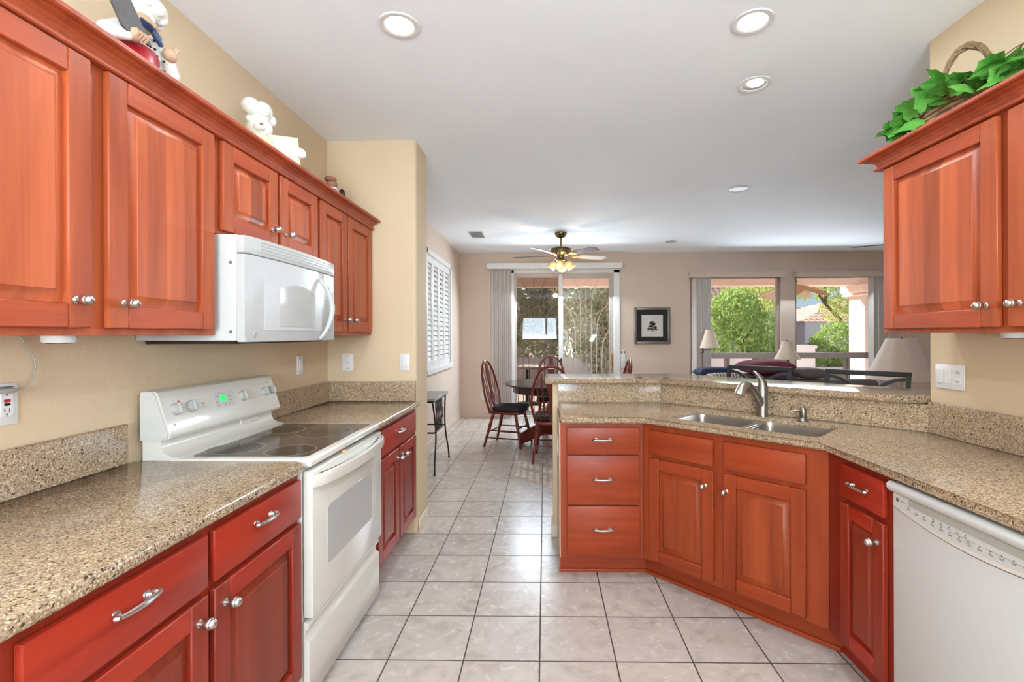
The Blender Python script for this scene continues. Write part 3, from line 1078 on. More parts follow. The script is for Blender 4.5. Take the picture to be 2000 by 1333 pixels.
fa = thing('faucet', 'brushed nickel pull-out kitchen faucet behind the sink', 'faucet', tuple(dg(0.478, 0.455, 0.9145)), -PI / 4)
MB().lathe([(0, 0), (0.031, 0), (0.031, 0.006), (0.028, 0.012), (0.0275, 0.10), (0.0285, 0.148), (0.027, 0.152), (0.0275, 0.156), (0.0265, 0.168), (0.022, 0.188), (0.014, 0.202), (0, 0.207)], 24).build('body', M['dsteel'], fa)
sp = MB()
sp.tube([(0, 0, 0.035), (-0.004, -0.014, 0.075), (-0.012, -0.042, 0.115), (-0.022, -0.080, 0.155), (-0.030, -0.110, 0.176), (-0.036, -0.134, 0.180)], [0.022, 0.0215, 0.020, 0.019, 0.019, 0.021], 14)
spo = sp.build('spout', M['dsteel'], fa)
sp = MB()
sp.tube([(-0.0345, -0.128, 0.181), (-0.038, -0.148, 0.178), (-0.042, -0.168, 0.166), (-0.045, -0.182, 0.146), (-0.047, -0.190, 0.128)], [0.021, 0.024, 0.0255, 0.0265, 0.027], 16)
sp.build('spray_head', M['steel'], spo)
hd = MB()
hd.tube([(0, 0, 0.182), (-0.010, 0.0, 0.204), (-0.026, -0.002, 0.226), (-0.042, -0.004, 0.242), (-0.049, -0.005, 0.245)], [0.023, 0.018, 0.012, 0.008, 0.006], 12)
hd.build('lever', M['dsteel'], fa)
sd = thing('soap_dispenser', 'small brushed nickel soap dispenser beside the faucet', 'soap dispenser', tuple(dg(0.690, 0.435, 0.9145)), -PI / 4)
MB().lathe([(0, 0), (0.027, 0), (0.027, 0.006), (0.020, 0.012), (0.0165, 0.020)], 20).build('base', M['dsteel'], sd)
MB().lathe([(0.0165, 0.018), (0.017, 0.03), (0.0185, 0.05), (0.017, 0.062), (0.011, 0.072), (0, 0.076)], 20).tube([(0, 0, 0.052), (-0.024, -0.018, 0.056), (-0.040, -0.030, 0.053), (-0.048, -0.036, 0.047)], [0.009, 0.008, 0.006, 0.005], 8).build('pump_head', M['dsteel'], sd)

# ------------------------------------------------------------------ electric range
W = 0.742
rg = thing('electric_range', 'bisque electric range with smooth glass cooktop', 'stove', (-0.89, 1.736, 0), R90)
MB().box(0.0, W, 0.0, 0.60, 0.035, 0.884, b=0.004).build('body', M['enamel_side'], rg)
f = MB()
for x_ in (0.05, W - 0.05):
    for y_ in (0.05, 0.55):
        f.cyl((x_, y_, 0.0), 0.017, 0.036, 12)
f.build('feet', M['black'], rg)
ct = MB()
ct.box(0.002, W - 0.002, -0.034, 0.50, 0.886, 0.9175, b=0.010, seg=3)
cto = ct.build('cooktop', M['enamel'], rg)
g = MB()
g.prism(rrect(0.040, W - 0.040, -0.002, 0.44, 0.02, 4), 0.9170, 0.9186)
g.build('glass_top', M['cookglass'], cto)
for k, (bx, by, br, dual) in enumerate(((0.136, 0.112, 0.088, 0), (0.500, 0.146, 0.117, 1), (0.168, 0.352, 0.098, 0), (0.540, 0.346, 0.076, 0))):
    b = MB()
    T = Matrix.Translation((bx, by, 0))
    b.lathe([(br, 0.9186), (br, 0.91895), (br + 0.007, 0.91895), (br + 0.007, 0.9186)], 48, T, m=1, cap=False)
    b.lathe([(0, 0.9189), (br, 0.9189), (br, 0.9186)], 48, T, m=0)
    if dual:
        b.lathe([(br * .64, 0.91895), (br * .64, 0.9192), (br * .67, 0.9192), (br * .67, 0.91895)], 48, T, m=1, cap=False)
    b.build('burner', [M['burner'], M['burnring']], cto)
# backguard and control panel
bg = MB()
bg.extr_x([(0.598, 0.89), (0.598, 1.10), (0.530, 1.10), (0.530, 0.960), (0.520, 0.938), (0.495, 0.924), (0.468, 0.9185), (0.468, 0.89)][::-1], 0.012, W - 0.012)
bgo = bg.build('backguard', M['enamel'], rg, angle=50)
cp = MB()
prof = [(0.598, 0.985), (0.598, 1.155), (0.588, 1.165), (0.552, 1.165), (0.541, 1.160), (0.536, 1.150), (0.491, 1.010), (0.490, 1.000), (0.496, 0.990), (0.510, 0.985)]
cp.extr_x(prof[::-1], 0.008, W - 0.004)
cpo = cp.build('control_panel', M['enamel'], rg, angle=30)
MB().extr_x([(p[0] + (0.006 if p[0] < 0.59 else -0.0), p[1] * 0.0 + 1.078 + (p[1] - 1.078) * 0.985) for p in prof][::-1], 0.0, 0.008).build('end_cap', M['enamel_side'], rg)
# frame on the sloped face: x along the range, u up the slope
fn = Vector((0, -0.952, 0.306)).normalized()
fu = Vector((0, 0.306, 0.952)).normalized()
fo = Vector((0, 0.5135, 1.080))


def face(x, u, d=0.0):
    p = fo + fu * u + fn * d
    return Matrix(((1, fu.x, fn.x, x), (0, fu.y, fn.y, p.y), (0, fu.z, fn.z, p.z), (0, 0, 0, 1)))


for k, kx in enumerate((0.066, 0.143, 0.469, 0.640, 0.702)):
    kb = MB()
    rr = 0.0235 if k < 3 else 0.021
    kb.lathe([(0, 0), (rr, 0), (rr, 0.006), (rr - .002, 0.015), (rr - .006, 0.018), (0, 0.019)], 24, face(kx, 0.012))
    kb.box(-0.0055, 0.0055, -rr + .002, rr - .002, 0.016, 0.027, b=0.003, M=face(kx, 0.012))
    kb.build('knob', M['knobgrey'], cpo)
d = MB()
d.box(-0.060, 0.060, -0.030, 0.034, -0.0005, 0.0015, b=0.001, M=face(0.340, 0.010))
do = d.build('display_panel', M['gplast'], cpo)
d = MB()
d.box(-0.018, 0.020, -0.010, 0.016, 0.0016, 0.0022, M=face(0.336, 0.014))
d.build('clock_display', M['led'], do)
d = MB()
for (sx, sz) in ((-.045, .018), (-.045, -.004), (-.030, .020), (.036, .018), (.036, -.002), (.048, .012), (.048, -.006), (-.040, -.020), (.0, -.020), (.03, -.020)):
    d.box(sx - .005, sx + .005, sz - .003, sz + .003, 0.0016, 0.0019, M=face(0.340, 0.010))
d.build('button', M['lmark'], do)
d = MB()
rnd = random.Random(3)
for (sx, sz, ww, hh) in ((.040, -.045, .008, .009), (.062, -.046, .012, .002), (.066, .046, .008, .002), (.143, -.036, .010, .002), (.143, .046, .008, .002), (.215, .014, .011, .008), (.215, -.002, .009, .004), (.418, .030, .004, .004), (.418, .012, .004, .004), (.418, -.006, .004, .004), (.535, .020, .004, .004), (.552, .021, .005, .004), (.535, -.010, .005, .003), (.552, -.010, .005, .003), (.640, -.030, .006, .002), (.702, -.030, .008, .002), (.690, .052, .016, .004)):
    d.box(sx - ww / 2, sx + ww / 2, sz - hh / 2, sz + hh / 2, 0.0, 0.0007, M=face(sx * 0, 0) @ Matrix.Identity(4))
d.build('printed_markings', M['lmark'], cpo)
MB().ell((0, 0, 0.001), (.004, .004, .002), 10, 6, M=face(0.092, 0.040)).build('indicator_light', M['red'], cpo)
MB().box(0.470, 0.610, 0.520, 0.531, 0.955, 0.985, b=0.004).build('vent_trim', M['enamel'], bgo)
# oven door
od = MB()
od.box(0.002, W - 0.002, -0.040, -0.003, 0.335, 0.872, b=0.006, seg=2)
odo = od.build('oven_door', M['enamel'], rg)
wn_ = MB()
T = Matrix(((1, 0, 0, 0), (0, 0, -1, -0.0403), (0, 1, 0, 0), (0, 0, 0, 1)))
wn_.prism(rrect(0.122, 0.596, 0.478, 0.706, 0.02, 4), -0.0005, 0.0012, M=T)
wn_.build('door_window', M['ovenglass'], odo)
h = MB()
n = 18
outer = [(0.004 + (W - 0.008) * i / n, -0.050 - 0.052 * math.sin(PI * i / n) ** 0.55) for i in range(n + 1)]
inner = [(0.004 + (W - 0.008) * i / n, -0.036 - 0.046 * math.sin(PI * i / n) ** 0.8) for i in range(n + 1)]
h.prism(outer + inner[::-1], 0.812, 0.8545, bt=0.005, bb=0.006, seg=2)
h.build('oven_handle', M['enamel'], odo)
h = MB()
inn = [(0.05 + (W - 0.10) * i / n, -0.040 - 0.040 * math.sin(PI * i / n)) for i in range(n + 1)]
h.prism([(0.05, -0.0395)] + inn[1:-1] + [(W - 0.05, -0.0395)], 0.848, 0.853, m=0)
x_ = 0.075
while x_ < W - 0.07:
    dpt = 0.040 * math.sin(PI * (x_ - 0.05) / (W - 0.10))
    h.box(x_, x_ + 0.003, -0.040 - dpt, -0.0395, 0.853, 0.8552, m=1)
    x_ += 0.0088
h.build('vent_grille', [M['gap'], M['enamel']], odo)
dr = MB()
dr.extr_x([(-0.003, 0.032), (-0.003, 0.318), (-0.018, 0.318), (-0.024, 0.312), (-0.024, 0.300), (-0.012, 0.286), (-0.008, 0.270), (-0.010, 0.258), (-0.022, 0.250), (-0.026, 0.242), (-0.026, 0.036), (-0.022, 0.032)], 0.003, W - 0.003)
dr.build('storage_drawer', M['enamel'], rg, angle=50)
tag(MB().lathe([(0, 0), (0.006, 0), (0.0075, 0.018), (0, 0.018)], 12, Matrix.Rotation(PI / 2, 4, 'X') @ Matrix.Rotation(0.3, 4, 'Y')).build('cork', M['cork'], loc=(-0.855, 2.03, 0.8795)), 'tiny tan cork wedged between cooktop edge and oven door', 'cork')

# ------------------------------------------------------------------ over-the-range microwave
W2 = 0.748
mw = thing('microwave', 'white over-the-range microwave with curved door handle', 'microwave', (-1.130, 1.741, 0), R90)
bd = MB()
bd.box(0, W2, 0.0, 0.377, 1.352, 1.744, b=0.003)
bdo = bd.build('housing', M['gplast'], mw)
sc = MB()
for z_ in (1.64, 1.385):
    sc.lathe([(0, 0), (0.006, 0), (0.005, 0.003), (0, 0.003)], 12, Matrix.Translation((0.0, 0.022, z_)) @ Matrix.Rotation(-PI / 2, 4, 'Y'))
sc.build('screws', M['mark'], bdo)
MB().box(0.02, W2 - 0.02, 0.02, 0.36, 1.340, 1.353, b=0.003).build('underside', M['gap'], mw)


def bowed(x0, x1, z0, z1, y_in=-0.001, side=-0.030, bulge=0.020, bev=0.006, full=(0.0, W2)):
    n = 16
    o_ = []
    for i in range(n + 1):
        x = x0 + (x1 - x0) * i / n
        q = (x - full[0]) / (full[1] - full[0])
        o_.append((x, side - bulge * (1 - (2 * q - 1) ** 2)))
    return MB().prism([(x1, y_in), (x0, y_in)] + o_, z0, z1, bt=bev, bb=bev, seg=2)


def bow_y(x, side=-0.030, bulge=0.020):
    q = x / W2
    return side - bulge * (1 - (2 * q - 1) ** 2)


gr = bowed(0.0, W2, 1.676, 1.742)
gro = gr.build('vent_grille', M['wplast'], mw)
sl_ = MB()
n = 20
for z_ in (1.689, 1.701, 1.713, 1.725):
    a = [(0.09 + (W2 - 0.115) * i / n, bow_y(0.09 + (W2 - 0.115) * i / n) - 0.0008) for i in range(n + 1)]
    b2 = [(x, y + 0.004) for x, y in a]
    sl_.prism(a + b2[::-1], z_, z_ + 0.0055)
sl_.build('slots', M['lmark'], gro)
XD_ = 0.592
dm = bowed(0.0, XD_, 1.346, 1.673)
dmo = dm.build('door', M['wplast'], mw)


def bow_panel(pts_fn, d0, d1, mat, name, par, nx=18, mats=None):
    """thin panel following the bow; pts_fn(x) -> (z0,z1)"""
    b = MB()
    x0, x1, fz = pts_fn
    rows = []
    for i in range(nx + 1):
        x = x0 + (x1 - x0) * i / nx
        z0, z1 = fz(x)
        rows.append([b.bm.verts.new((x, bow_y(x) - d1, z0)), b.bm.verts.new((x, bow_y(x) - d1, z1)), b.bm.verts.new((x, bow_y(x) + d0, z0)), b.bm.verts.new((x, bow_y(x) + d0, z1))])
    for p, q in zip(rows, rows[1:]):
        for i, j in ((0, 1), (1, 3), (3, 2), (2, 0)):
            b.bm.faces.new((p[i], q[i], q[j], p[j]))
    b.bm.faces.new((rows[0][0], rows[0][1], rows[0][3], rows[0][2]))
    b.bm.faces.new((rows[-1][0], rows[-1][2], rows[-1][3], rows[-1][1]))
    return b.build(name, mat, par)


po = bow_panel((0.105, 0.575, lambda x: (1.392, 1.632)), 0.001, 0.0016, M['wplast'], 'window_frame', dmo)
bow_panel((0.200, 0.500, lambda x: (1.408, 1.558 + 0.030 * (1 - ((x - 0.35) / 0.15) ** 2))), 0.0, 0.0030, M['ovenglass'], 'door_window', dmo)
lg = MB()
lg.lathe([(0, 0), (0.0135, 0), (0.012, 0.002), (0.0095, 0.0025), (0.008, 0.001), (0.0, 0.001)], 20, Matrix.Translation((0.055, bow_y(0.055) - 0.0003, 1.375)) @ Matrix.Rotation(PI / 2, 4, 'X'))
lg.build('round_badge', M['lmark'], dmo)
hd = MB()
pts, rr = [], []
for i in range(15):
    u = i / 14
    pts.append((0.545 + 0.042 * math.sin(PI * u), bow_y(0.56) - 0.004 - 0.042 * math.sin(PI * u) ** 0.7, 1.640 - 0.285 * u))
    rr.append(0.007 + 0.006 * math.sin(PI * u))
hd.tube(pts, rr, 10)
hd.build('door_handle', M['wplast'], dmo)
cpm = bowed(XD_ + 0.002, W2, 1.346, 1.673)
cpmo = cpm.build('control_panel', M['wplast'], mw)
k = MB()
k.box(0.628, 0.668, bow_y(0.65) - 0.002, bow_y(0.65) + 0.004, 1.590, 1.614)
k.build('display', M['mark'], cpmo)
k = MB()
for i in range(6):
    for j in range(3):
        x_ = 0.625 + 0.026 * j
        k.box(x_, x_ + 0.012, bow_y(x_) - 0.0012, bow_y(x_) + 0.004, 1.392 + 0.030 * i, 1.396 + 0.030 * i)
k.build('printed_markings', M['lmark'], cpmo)

# ------------------------------------------------------------------ dishwasher
W3 = 0.598
dw = thing('dishwasher', 'white dishwasher with curved control panel under the right counter', 'dishwasher', (1.188, 1.672, 0), -R90)
MB().box(0.004, W3 - 0.004, 0.03, 0.56, 0.10, 0.866).build('tub', M['gap'], dw)
MB().box(0.01, W3 - 0.01, 0.06, 0.10, 0.002, 0.10).build('toe_panel', M['black'], dw)
dd = MB()
dd.box(0.003, W3 - 0.003, 0.0, 0.028, 0.105, 0.866, b=0.010, seg=3)
ddo = dd.build('door', M['dwdoor'], dw)


def lens(off=0.0, x0=0.014, x1=W3 - 0.014, ztop=0.842):
    pts = []
    for i in range(25):
        x = x0 + (x1 - x0) * i / 24
        pts.append((x, 0.752 + off + 0.036 * abs((x - W3 / 2) / (W3 / 2)) ** 2.0))
    return pts + [(x1, ztop), (x0, ztop)]


TF = Matrix(((1, 0, 0, 0), (0, 0, -1, 0.0), (0, 1, 0, 0), (0, 0, 0, 1)))
l1 = MB()
l1.prism(lens(0.0), -0.001, 0.0035, bt=0.0015, M=TF)
l1o = l1.build('control_panel', M['enamel'], dw)
l1 = MB()
l1.prism(lens(-0.0035, 0.011, W3 - 0.011), -0.001, 0.0012, M=TF)
l1.build('seam', M['mark'], l1o)
l2 = MB()
l2.prism(lens(0.012, 0.018, W3 - 0.018, 0.838), 0.0034, 0.0048, M=TF)
l2.build('button_panel', M['gplast'], l1o)
hh = MB()
hh.prism(rrect(0.085, W3 - 0.085, 0.806, 0.832, 0.012, 4), 0.0047, 0.0056, M=TF)
hh.build('handle_recess', M['lmark'], l1o)
hh = MB()
hh.extr_x([(0.004, 0.832), (0.004, 0.866), (-0.010, 0.866), (-0.018, 0.860), (-0.020, 0.850), (-0.016, 0.838), (-0.008, 0.832)], 0.004, W3 - 0.004)
hh.build('handle_lip', M['dwdoor'], dw, angle=60)
mk = MB()
for i in range(12):
    x_ = 0.085 + 0.032 * i
    if i == 7:
        continue
    zb = 0.752 + 0.020 + 0.036 * abs((x_ - W3 / 2) / (W3 / 2)) ** 2.0
    mk.box(x_ - 0.002, x_ + 0.002, zb + 0.010, zb + 0.013, 0.0047, 0.0053, M=TF.copy() @ Matrix.Identity(4)) if False else mk.box(x_ - 0.002, x_ + 0.002, -0.0053, -0.0047, zb + 0.012, zb + 0.0155)
    mk.box(x_ - 0.007, x_ + 0.007, -0.0053, -0.0047, zb + 0.0065, zb + 0.008)
    mk.box(x_ - 0.006, x_ + 0.006, -0.0053, -0.0047, zb + 0.003, zb + 0.0045)
for i in range(5):
    x_ = 0.185 + 0.028 * i
    mk.box(x_ - 0.002, x_ + 0.002, -0.0053, -0.0047, 0.799, 0.8022)
    mk.box(x_ - 0.006, x_ + 0.006, -0.0053, -0.0047, 0.794, 0.7955)
mk.box(0.25, 0.33, -0.0053, -0.0047, 0.7895, 0.7902)
mk.box(0.36, 0.48, -0.0053, -0.0047, 0.7895, 0.7902)
mk.box(0.048, 0.070, -0.0053, -0.0047, 0.810, 0.812)
mk.build('printed_markings', M['mark'], l1o)
MB().lathe([(0, 0), (0.007, 0), (0.007, 0.0008), (0, 0.0008)], 20, Matrix.Translation((0.036, -0.0047, 0.811)) @ Matrix.Rotation(PI / 2, 4, 'X')).build('round_badge', M['mark'], l1o)
MB().lathe([(0, 0), (0.009, 0), (0.008, 0.002), (0, 0.002)], 20, Matrix.Translation((0.309, -0.0047, 0.782)) @ Matrix.Rotation(PI / 2, 4, 'X')).build('start_button', M['lmark'], l1o)

# ------------------------------------------------------------------ switches, outlets, plates
# local frame: plate in x,z; front towards -y
def plate(name, label, cat, loc, rz, w, h, kind):
    r = thing(name, label, cat, loc, rz)
    MB().box(-w / 2, w / 2, -0.006, -0.0005, -h / 2, h / 2, b=0.002, seg=2).build('cover_plate', M['white'], r)
    if kind == 'rocker':
        MB().box(-0.017, 0.017, -0.0095, -0.0055, -0.033, 0.033, b=0.002).build('rocker', M['white'], r)
    elif kind == 'duplex':
        for s in (-1, 1):
            b = MB()
            b.box(-0.016, 0.016, -0.008, -0.0055, s * 0.020 - 0.014, s * 0.020 + 0.014, b=0.002, m=0)
            b.box(-0.007, -0.005, -0.0085, -0.007, s * 0.020 - 0.002, s * 0.020 + 0.007, m=1)
            b.box(0.005, 0.007, -0.0085, -0.007, s * 0.020 - 0.002, s * 0.020 + 0.007, m=1)
            b.build('receptacle', [M['white'], M['mark']], r)
    return r


r = plate('gfci_outlet', 'white outlet plate with red button and grey plug, under the left cabinets', 'outlet', (XL, 1.285, 1.181), R90, 0.118, 0.118, None)
b = MB()
b.box(-0.017 + 0.028, 0.017 + 0.028, -0.0095, -0.0055, -0.035, 0.035, b=0.002, m=0)
b.build('receptacle', M['white'], r)
MB().box(0.019, 0.036, -0.0115, -0.009, 0.006, 0.014, b=0.001).build('reset_button', M['red'], r)
MB().box(0.020, 0.035, -0.0115, -0.009, -0.004, 0.004, b=0.001).build('test_button', M['black'], r)
b = MB()
for x_ in (0.021, 0.033):
    b.box(x_ - 0.001, x_ + 0.001, -0.0105, -0.009, -0.022, -0.011)
b.ell((0.027, -0.0095, -0.028), (.003, .001, .003), 8, 6)
b.ell((0.027, -0.0095, 0.026), (.003, .001, .003), 8, 6)
b.box(0.005, 0.045, -0.0075, -0.0055, 0.046, 0.050)
b.build('slots', M['mark'], r)
cd = thing('charger_cord', 'thin grey charger cord plugged into the outlet under the left cabinets', 'cord', (XL, 1.285, 1.181), R90)
MB().box(-0.02, 0.038, -0.030, -0.0102, 0.032, 0.046, b=0.005, seg=2).build('plug', M['lmark'], cd)
MB().tube(smooth_path([(0.037, -0.021, 0.039), (0.055, -0.022, 0.040), (0.078, -0.022, 0.060), (0.094, -0.018, 0.095), (0.094, -0.014, 0.125), (0.078, -0.010, 0.160), (0.062, -0.008, 0.190), (0.058, -0.008, 0.2005)]), 0.0022, 6).build('cable', M['lmark'], cd)
plate('wall_control', 'narrow white control plate on the left wall beyond the stove', 'wall plate', (XL, 2.928, 1.187), R90, 0.072, 0.114, 'rocker')
r = plate('phone_jack', 'square white phone jack plate on the end wall', 'phone jack', (-1.37, 3.31, 1.184), 0, 0.084, 0.118, None)
b = MB()
for z_ in (0.042, 0.0, -0.042):
    b.ell((0, -0.0062, z_), (.004, .0015, .004), 8, 6)
b.build('screws', M['mark'], r)
plate('light_switch', 'white rocker light switch near the rounded corner of the end wall', 'light switch', (-0.971, 3.31, 1.184), 0, 0.070, 0.116, 'rocker')
r = plate('switch_plate', 'wide white plate of two switches and an outlet on the right wall', 'light switch', (XR, 2.147, 1.178), -R90, 0.152, 0.108, None)
for x_ in (-0.047, -0.005):
    b = MB()
    b.box(-0.014 + x_, 0.014 + x_, -0.0095, -0.0055, -0.031, 0.031, b=0.002)
    b.build('rocker', M['white'], r)
for s in (-1, 1):
    b = MB()
    b.box(0.043 - 0.015, 0.043 + 0.015, -0.008, -0.0055, s * 0.020 - 0.014, s * 0.020 + 0.014, b=0.002, m=0)
    b.box(0.037, 0.039, -0.0086, -0.007, s * 0.02 - .002, s * 0.02 + .006, m=1)
    b.box(0.047, 0.049, -0.0086, -0.007, s * 0.02 - .002, s * 0.02 + .006, m=1)
    b.build('receptacle', [M['white'], M['mark']], r)
plate('wall_outlet', 'white outlet low on the back wall left of the vertical blind', 'outlet', (-1.03, YB, 0.366), 0, 0.072, 0.116, 'duplex')
r = plate('wall_outlet', 'white outlet on the side of the peninsula drawer cabinet', 'outlet', (0.079, 2.90, 0.70), -R90, 0.072, 0.116, 'duplex')
r = plate('intercom', 'small white control unit on the wall right of the patio door', 'intercom', (1.285, YB, 0.97), 0, 0.075, 0.30, None)
b = MB()
for s in (-1, 1):
    b.box(s * 0.022 - 0.012, s * 0.022 + 0.012, -0.010, -0.0055, 0.09, 0.125, b=0.002)
b.build('buttons', M['mark'], r)

# ------------------------------------------------------------------ under-cabinet puck lights
for nm, lc in (('white puck light under the left wall cabinet, above the outlet', (-1.30, 1.262, 1.383)), ('white puck light under the right wall cabinet', (1.62, 1.688, 1.383))):
    p = thing('puck_light', nm, 'light', lc, 0)
    MB().lathe([(0, 0.0), (0.034, 0.0), (0.036, -0.006), (0.036, -0.024), (0.032, -0.030), (0.026, -0.030)], 24).build('housing', M['white'], p)
    MB().lathe([(0.026, -0.0295), (0.026, -0.032), (0.020, -0.032), (0.020, -0.0295)], 24, cap=False).build('lens_ring', M['black'], p)

# ------------------------------------------------------------------ ceiling: recessed lights, speakers, vent
CANS = [(-0.626, 2.071, 'left'), (0.898, 2.084, 'right'), (1.131, 2.607, 'gimbal'), (-0.626, 0.30, ''), (0.898, 0.30, ''), (-0.626, -1.3, ''), (0.898, -1.3, '')]
LABS = ['bright recessed ceiling light above the stove side', 'bright recessed ceiling light above the dishwasher side', 'tilting recessed ceiling light above the sink', 'recessed ceiling light above the near left counter', 'recessed ceiling light above the near right counter', 'recessed ceiling light in the left rear of the kitchen', 'recessed ceiling light in the right rear of the kitchen']
for (x_, y_, k), lb in zip(CANS, LABS):
    r = thing('recessed_light', lb, 'ceiling light', (x_, y_, H), 0, 'recessed ceiling lights')
    MB().lathe([(0.062, -0.001), (0.080, -0.001), (0.088, -0.004), (0.084, -0.009), (0.068, -0.011), (0.060, -0.006)], 32, cap=False).build('trim_ring', M['white'], r)
    if k == 'gimbal':
        MB().lathe([(0.0, -0.004), (0.066, -0.004), (0.066, -0.002)], 28).build('gimbal_plate', M['gplast'], r)
        MB().lathe([(0.0, -0.0095), (0.038, -0.0095), (0.040, -0.004)], 28, Matrix.Translation((0.0, -0.015, 0))).build('lamp', M['canlight'], r)
    else:
        MB().lathe([(0.0, -0.0065), (0.058, -0.0065), (0.060, -0.002)], 28).build('lamp', M['canlight'], r)
    area_light('can_light', (x_, y_, H - 0.014), (0, 0, 0), 0.12, 0.12, 7.0, (.80, .90, 1), 'DISK')
for (x_, y_, rr, lb) in ((1.80, 4.49, 0.085, 'round grey ceiling speaker nearer the kitchen'), (1.83, 7.0, 0.085, 'round grey ceiling speaker nearer the back wall')):
    r = thing('ceiling_speaker', lb, 'speaker', (x_, y_, H))
    MB().lathe([(0, -0.006), (rr - .008, -0.006), (rr - .006, -0.001)], 32).build('grille', M['knobgrey'], r)
    MB().lathe([(rr - .008, -0.001), (rr, -0.001), (rr, -0.005), (rr - .004, -0.008), (rr - .008, -0.007)], 32, cap=False).build('rim', M['gplast'], r)
r = thing('ceiling_vent', 'square grey air vent in the dining area ceiling', 'vent', (-0.905, 6.43, H))
b = MB()
for a in ((-0.10, 0.10, -0.19, -0.165), (-0.10, 0.10, 0.165, 0.19), (-0.10, -0.08, -0.165, 0.165), (0.08, 0.10, -0.165, 0.165)):
    b.box(*a, -0.008, -0.001, b=0.002)
b.build('frame', M['white'], r)
b = MB()
for i in range(12):
    b.box(-0.08, 0.08, -0.012, 0.012, -0.001, 0.001, M=Matrix.Translation((0, -0.15 + 0.027 * i, -0.0075)) @ Matrix.Rotation(0.5, 4, 'X'))
b.build('slats', M['gplast'], r)

# ------------------------------------------------------------------ figurines on the left cabinets
def seg(b, a, c, r0, r1, m=0):
    b.tube([a, c], [r0, r1], 10, m)
    b.ell(a, r0, 10, 6, m)
    b.ell(c, r1, 10, 6, m)


ZT = 2.11
f1 = thing('chef_figurine', 'chef figurine holding a big slate-grey blade, standing on the left cabinets', 'figurine', (-1.295, 1.475, ZT), 0)
b = MB()
b.lathe([(0, 0.0), (0.060, 0.0), (0.066, 0.03), (0.072, 0.10), (0.070, 0.14), (0.060, 0.19), (0.040, 0.225), (0.026, 0.24), (0, 0.245)], 20)
b.ell((0.035, 0.01, 0.10), (0.045, 0.055, 0.055))
seg(b, (0.015, -0.050, 0.190), (0.040, -0.118, 0.142), 0.027, 0.025)
seg(b, (0.040, -0.118, 0.142), (0.085, -0.100, 0.140), 0.024, 0.018)
seg(b, (0.02, 0.060, 0.195), (0.050, 0.105, 0.130), 0.028, 0.027)
seg(b, (0.050, 0.105, 0.130), (0.065, 0.075, 0.160), 0.026, 0.020)
b.ell((0.04, 0.10, 0.085), (0.022, 0.020, 0.045))
b.build('coat', M['ceramic'], f1)
MB().lathe([(0.072, 0.0), (0.076, 0.01), (0.080, 0.09), (0.078, 0.135), (0.070, 0.15)], 20, Matrix.Translation((0.008, -0.012, 0)), cap=False).build('apron', M['redcloth'], f1)
b = MB()
b.ell((0.018, 0.025, 0.252), (0.034, 0.032, 0.036))
b.ell((0.052, 0.032, 0.246), (0.012, 0.009, 0.010))
b.ell((0.04, 0.046, 0.242), (0.012, 0.012, 0.010))
b.ell((0.04, 0.012, 0.242), (0.012, 0.012, 0.010))
ho = b.build('head', M['skin'], f1)
b = MB()
b.tube([(0.046, 0.004, 0.236), (0.054, 0.022, 0.234), (0.054, 0.038, 0.234), (0.046, 0.054, 0.236)], 0.0045, 6)
b.build('moustache', M['gap'], ho)
b = MB()
b.lathe([(0.034, 0.0), (0.035, 0.022), (0.048, 0.030), (0.060, 0.046), (0.058, 0.066), (0.042, 0.080), (0, 0.085)], 20, Matrix.Translation((0.012, 0.030, 0.264)) @ Matrix.Rotation(-0.35, 4, 'X'))
for i in range(9):
    a = 2 * PI * i / 9
    b.ell((0.012 + 0.044 * math.cos(a), 0.046 + 0.044 * math.sin(a), 0.308 - 0.018 * math.sin(a)), (0.018, 0.018, 0.022), 8, 6)
b.build('chef_hat', M['ceramic'], f1)
b = MB()
b.tube([(0.055, -0.025, 0.232), (0.066, 0.0, 0.222), (0.066, 0.016, 0.218)], [0.010, 0.012, 0.008], 8)
b.tube([(0.066, 0.010, 0.222), (0.074, 0.028, 0.198), (0.076, 0.034, 0.182)], [0.010, 0.012, 0.006], 8)
b.build('scarf', M['navyglaze'], f1)
b = MB()
for (y_, z_) in ((0.022, 0.195), (0.026, 0.170), (0.014, 0.140), (0.042, 0.140), (0.018, 0.110), (0.044, 0.108)):
    b.ell((0.078 if z_ < .16 else 0.062, y_, z_), 0.0042, 8, 6)
b.build('buttons', M['black'], f1)
b = MB()
b.ell((0.092, -0.088, 0.145), (0.020, 0.024, 0.020))
for i in range(4):
    b.tube([(0.100, -0.098 + 0.011 * i, 0.134), (0.112, -0.096 + 0.011 * i, 0.146), (0.104, -0.092 + 0.011 * i, 0.158)], 0.006, 6)
b.build('hand', M['skin'], f1)
b = MB()
b.ell((0.078, 0.066, 0.172), (0.018, 0.024, 0.022))
b.tube([(0.078, 0.080, 0.182), (0.082, 0.094, 0.206)], [0.009, 0.006], 6)
b.build('hand', M['skin'], f1)
b = MB()
Tb = Matrix(((0, 0, 1, 0.094), (1, 0, 0, 0), (0, 1, 0, 0), (0, 0, 0, 1)))
b.prism([(-0.030, 0.140), (-0.185, 0.330), (-0.255, 0.312), (-0.133, 0.142), (-0.120, 0.140)], 0.0, 0.007, M=Tb, smooth=False)
b.build('blade', M['slate'], f1)

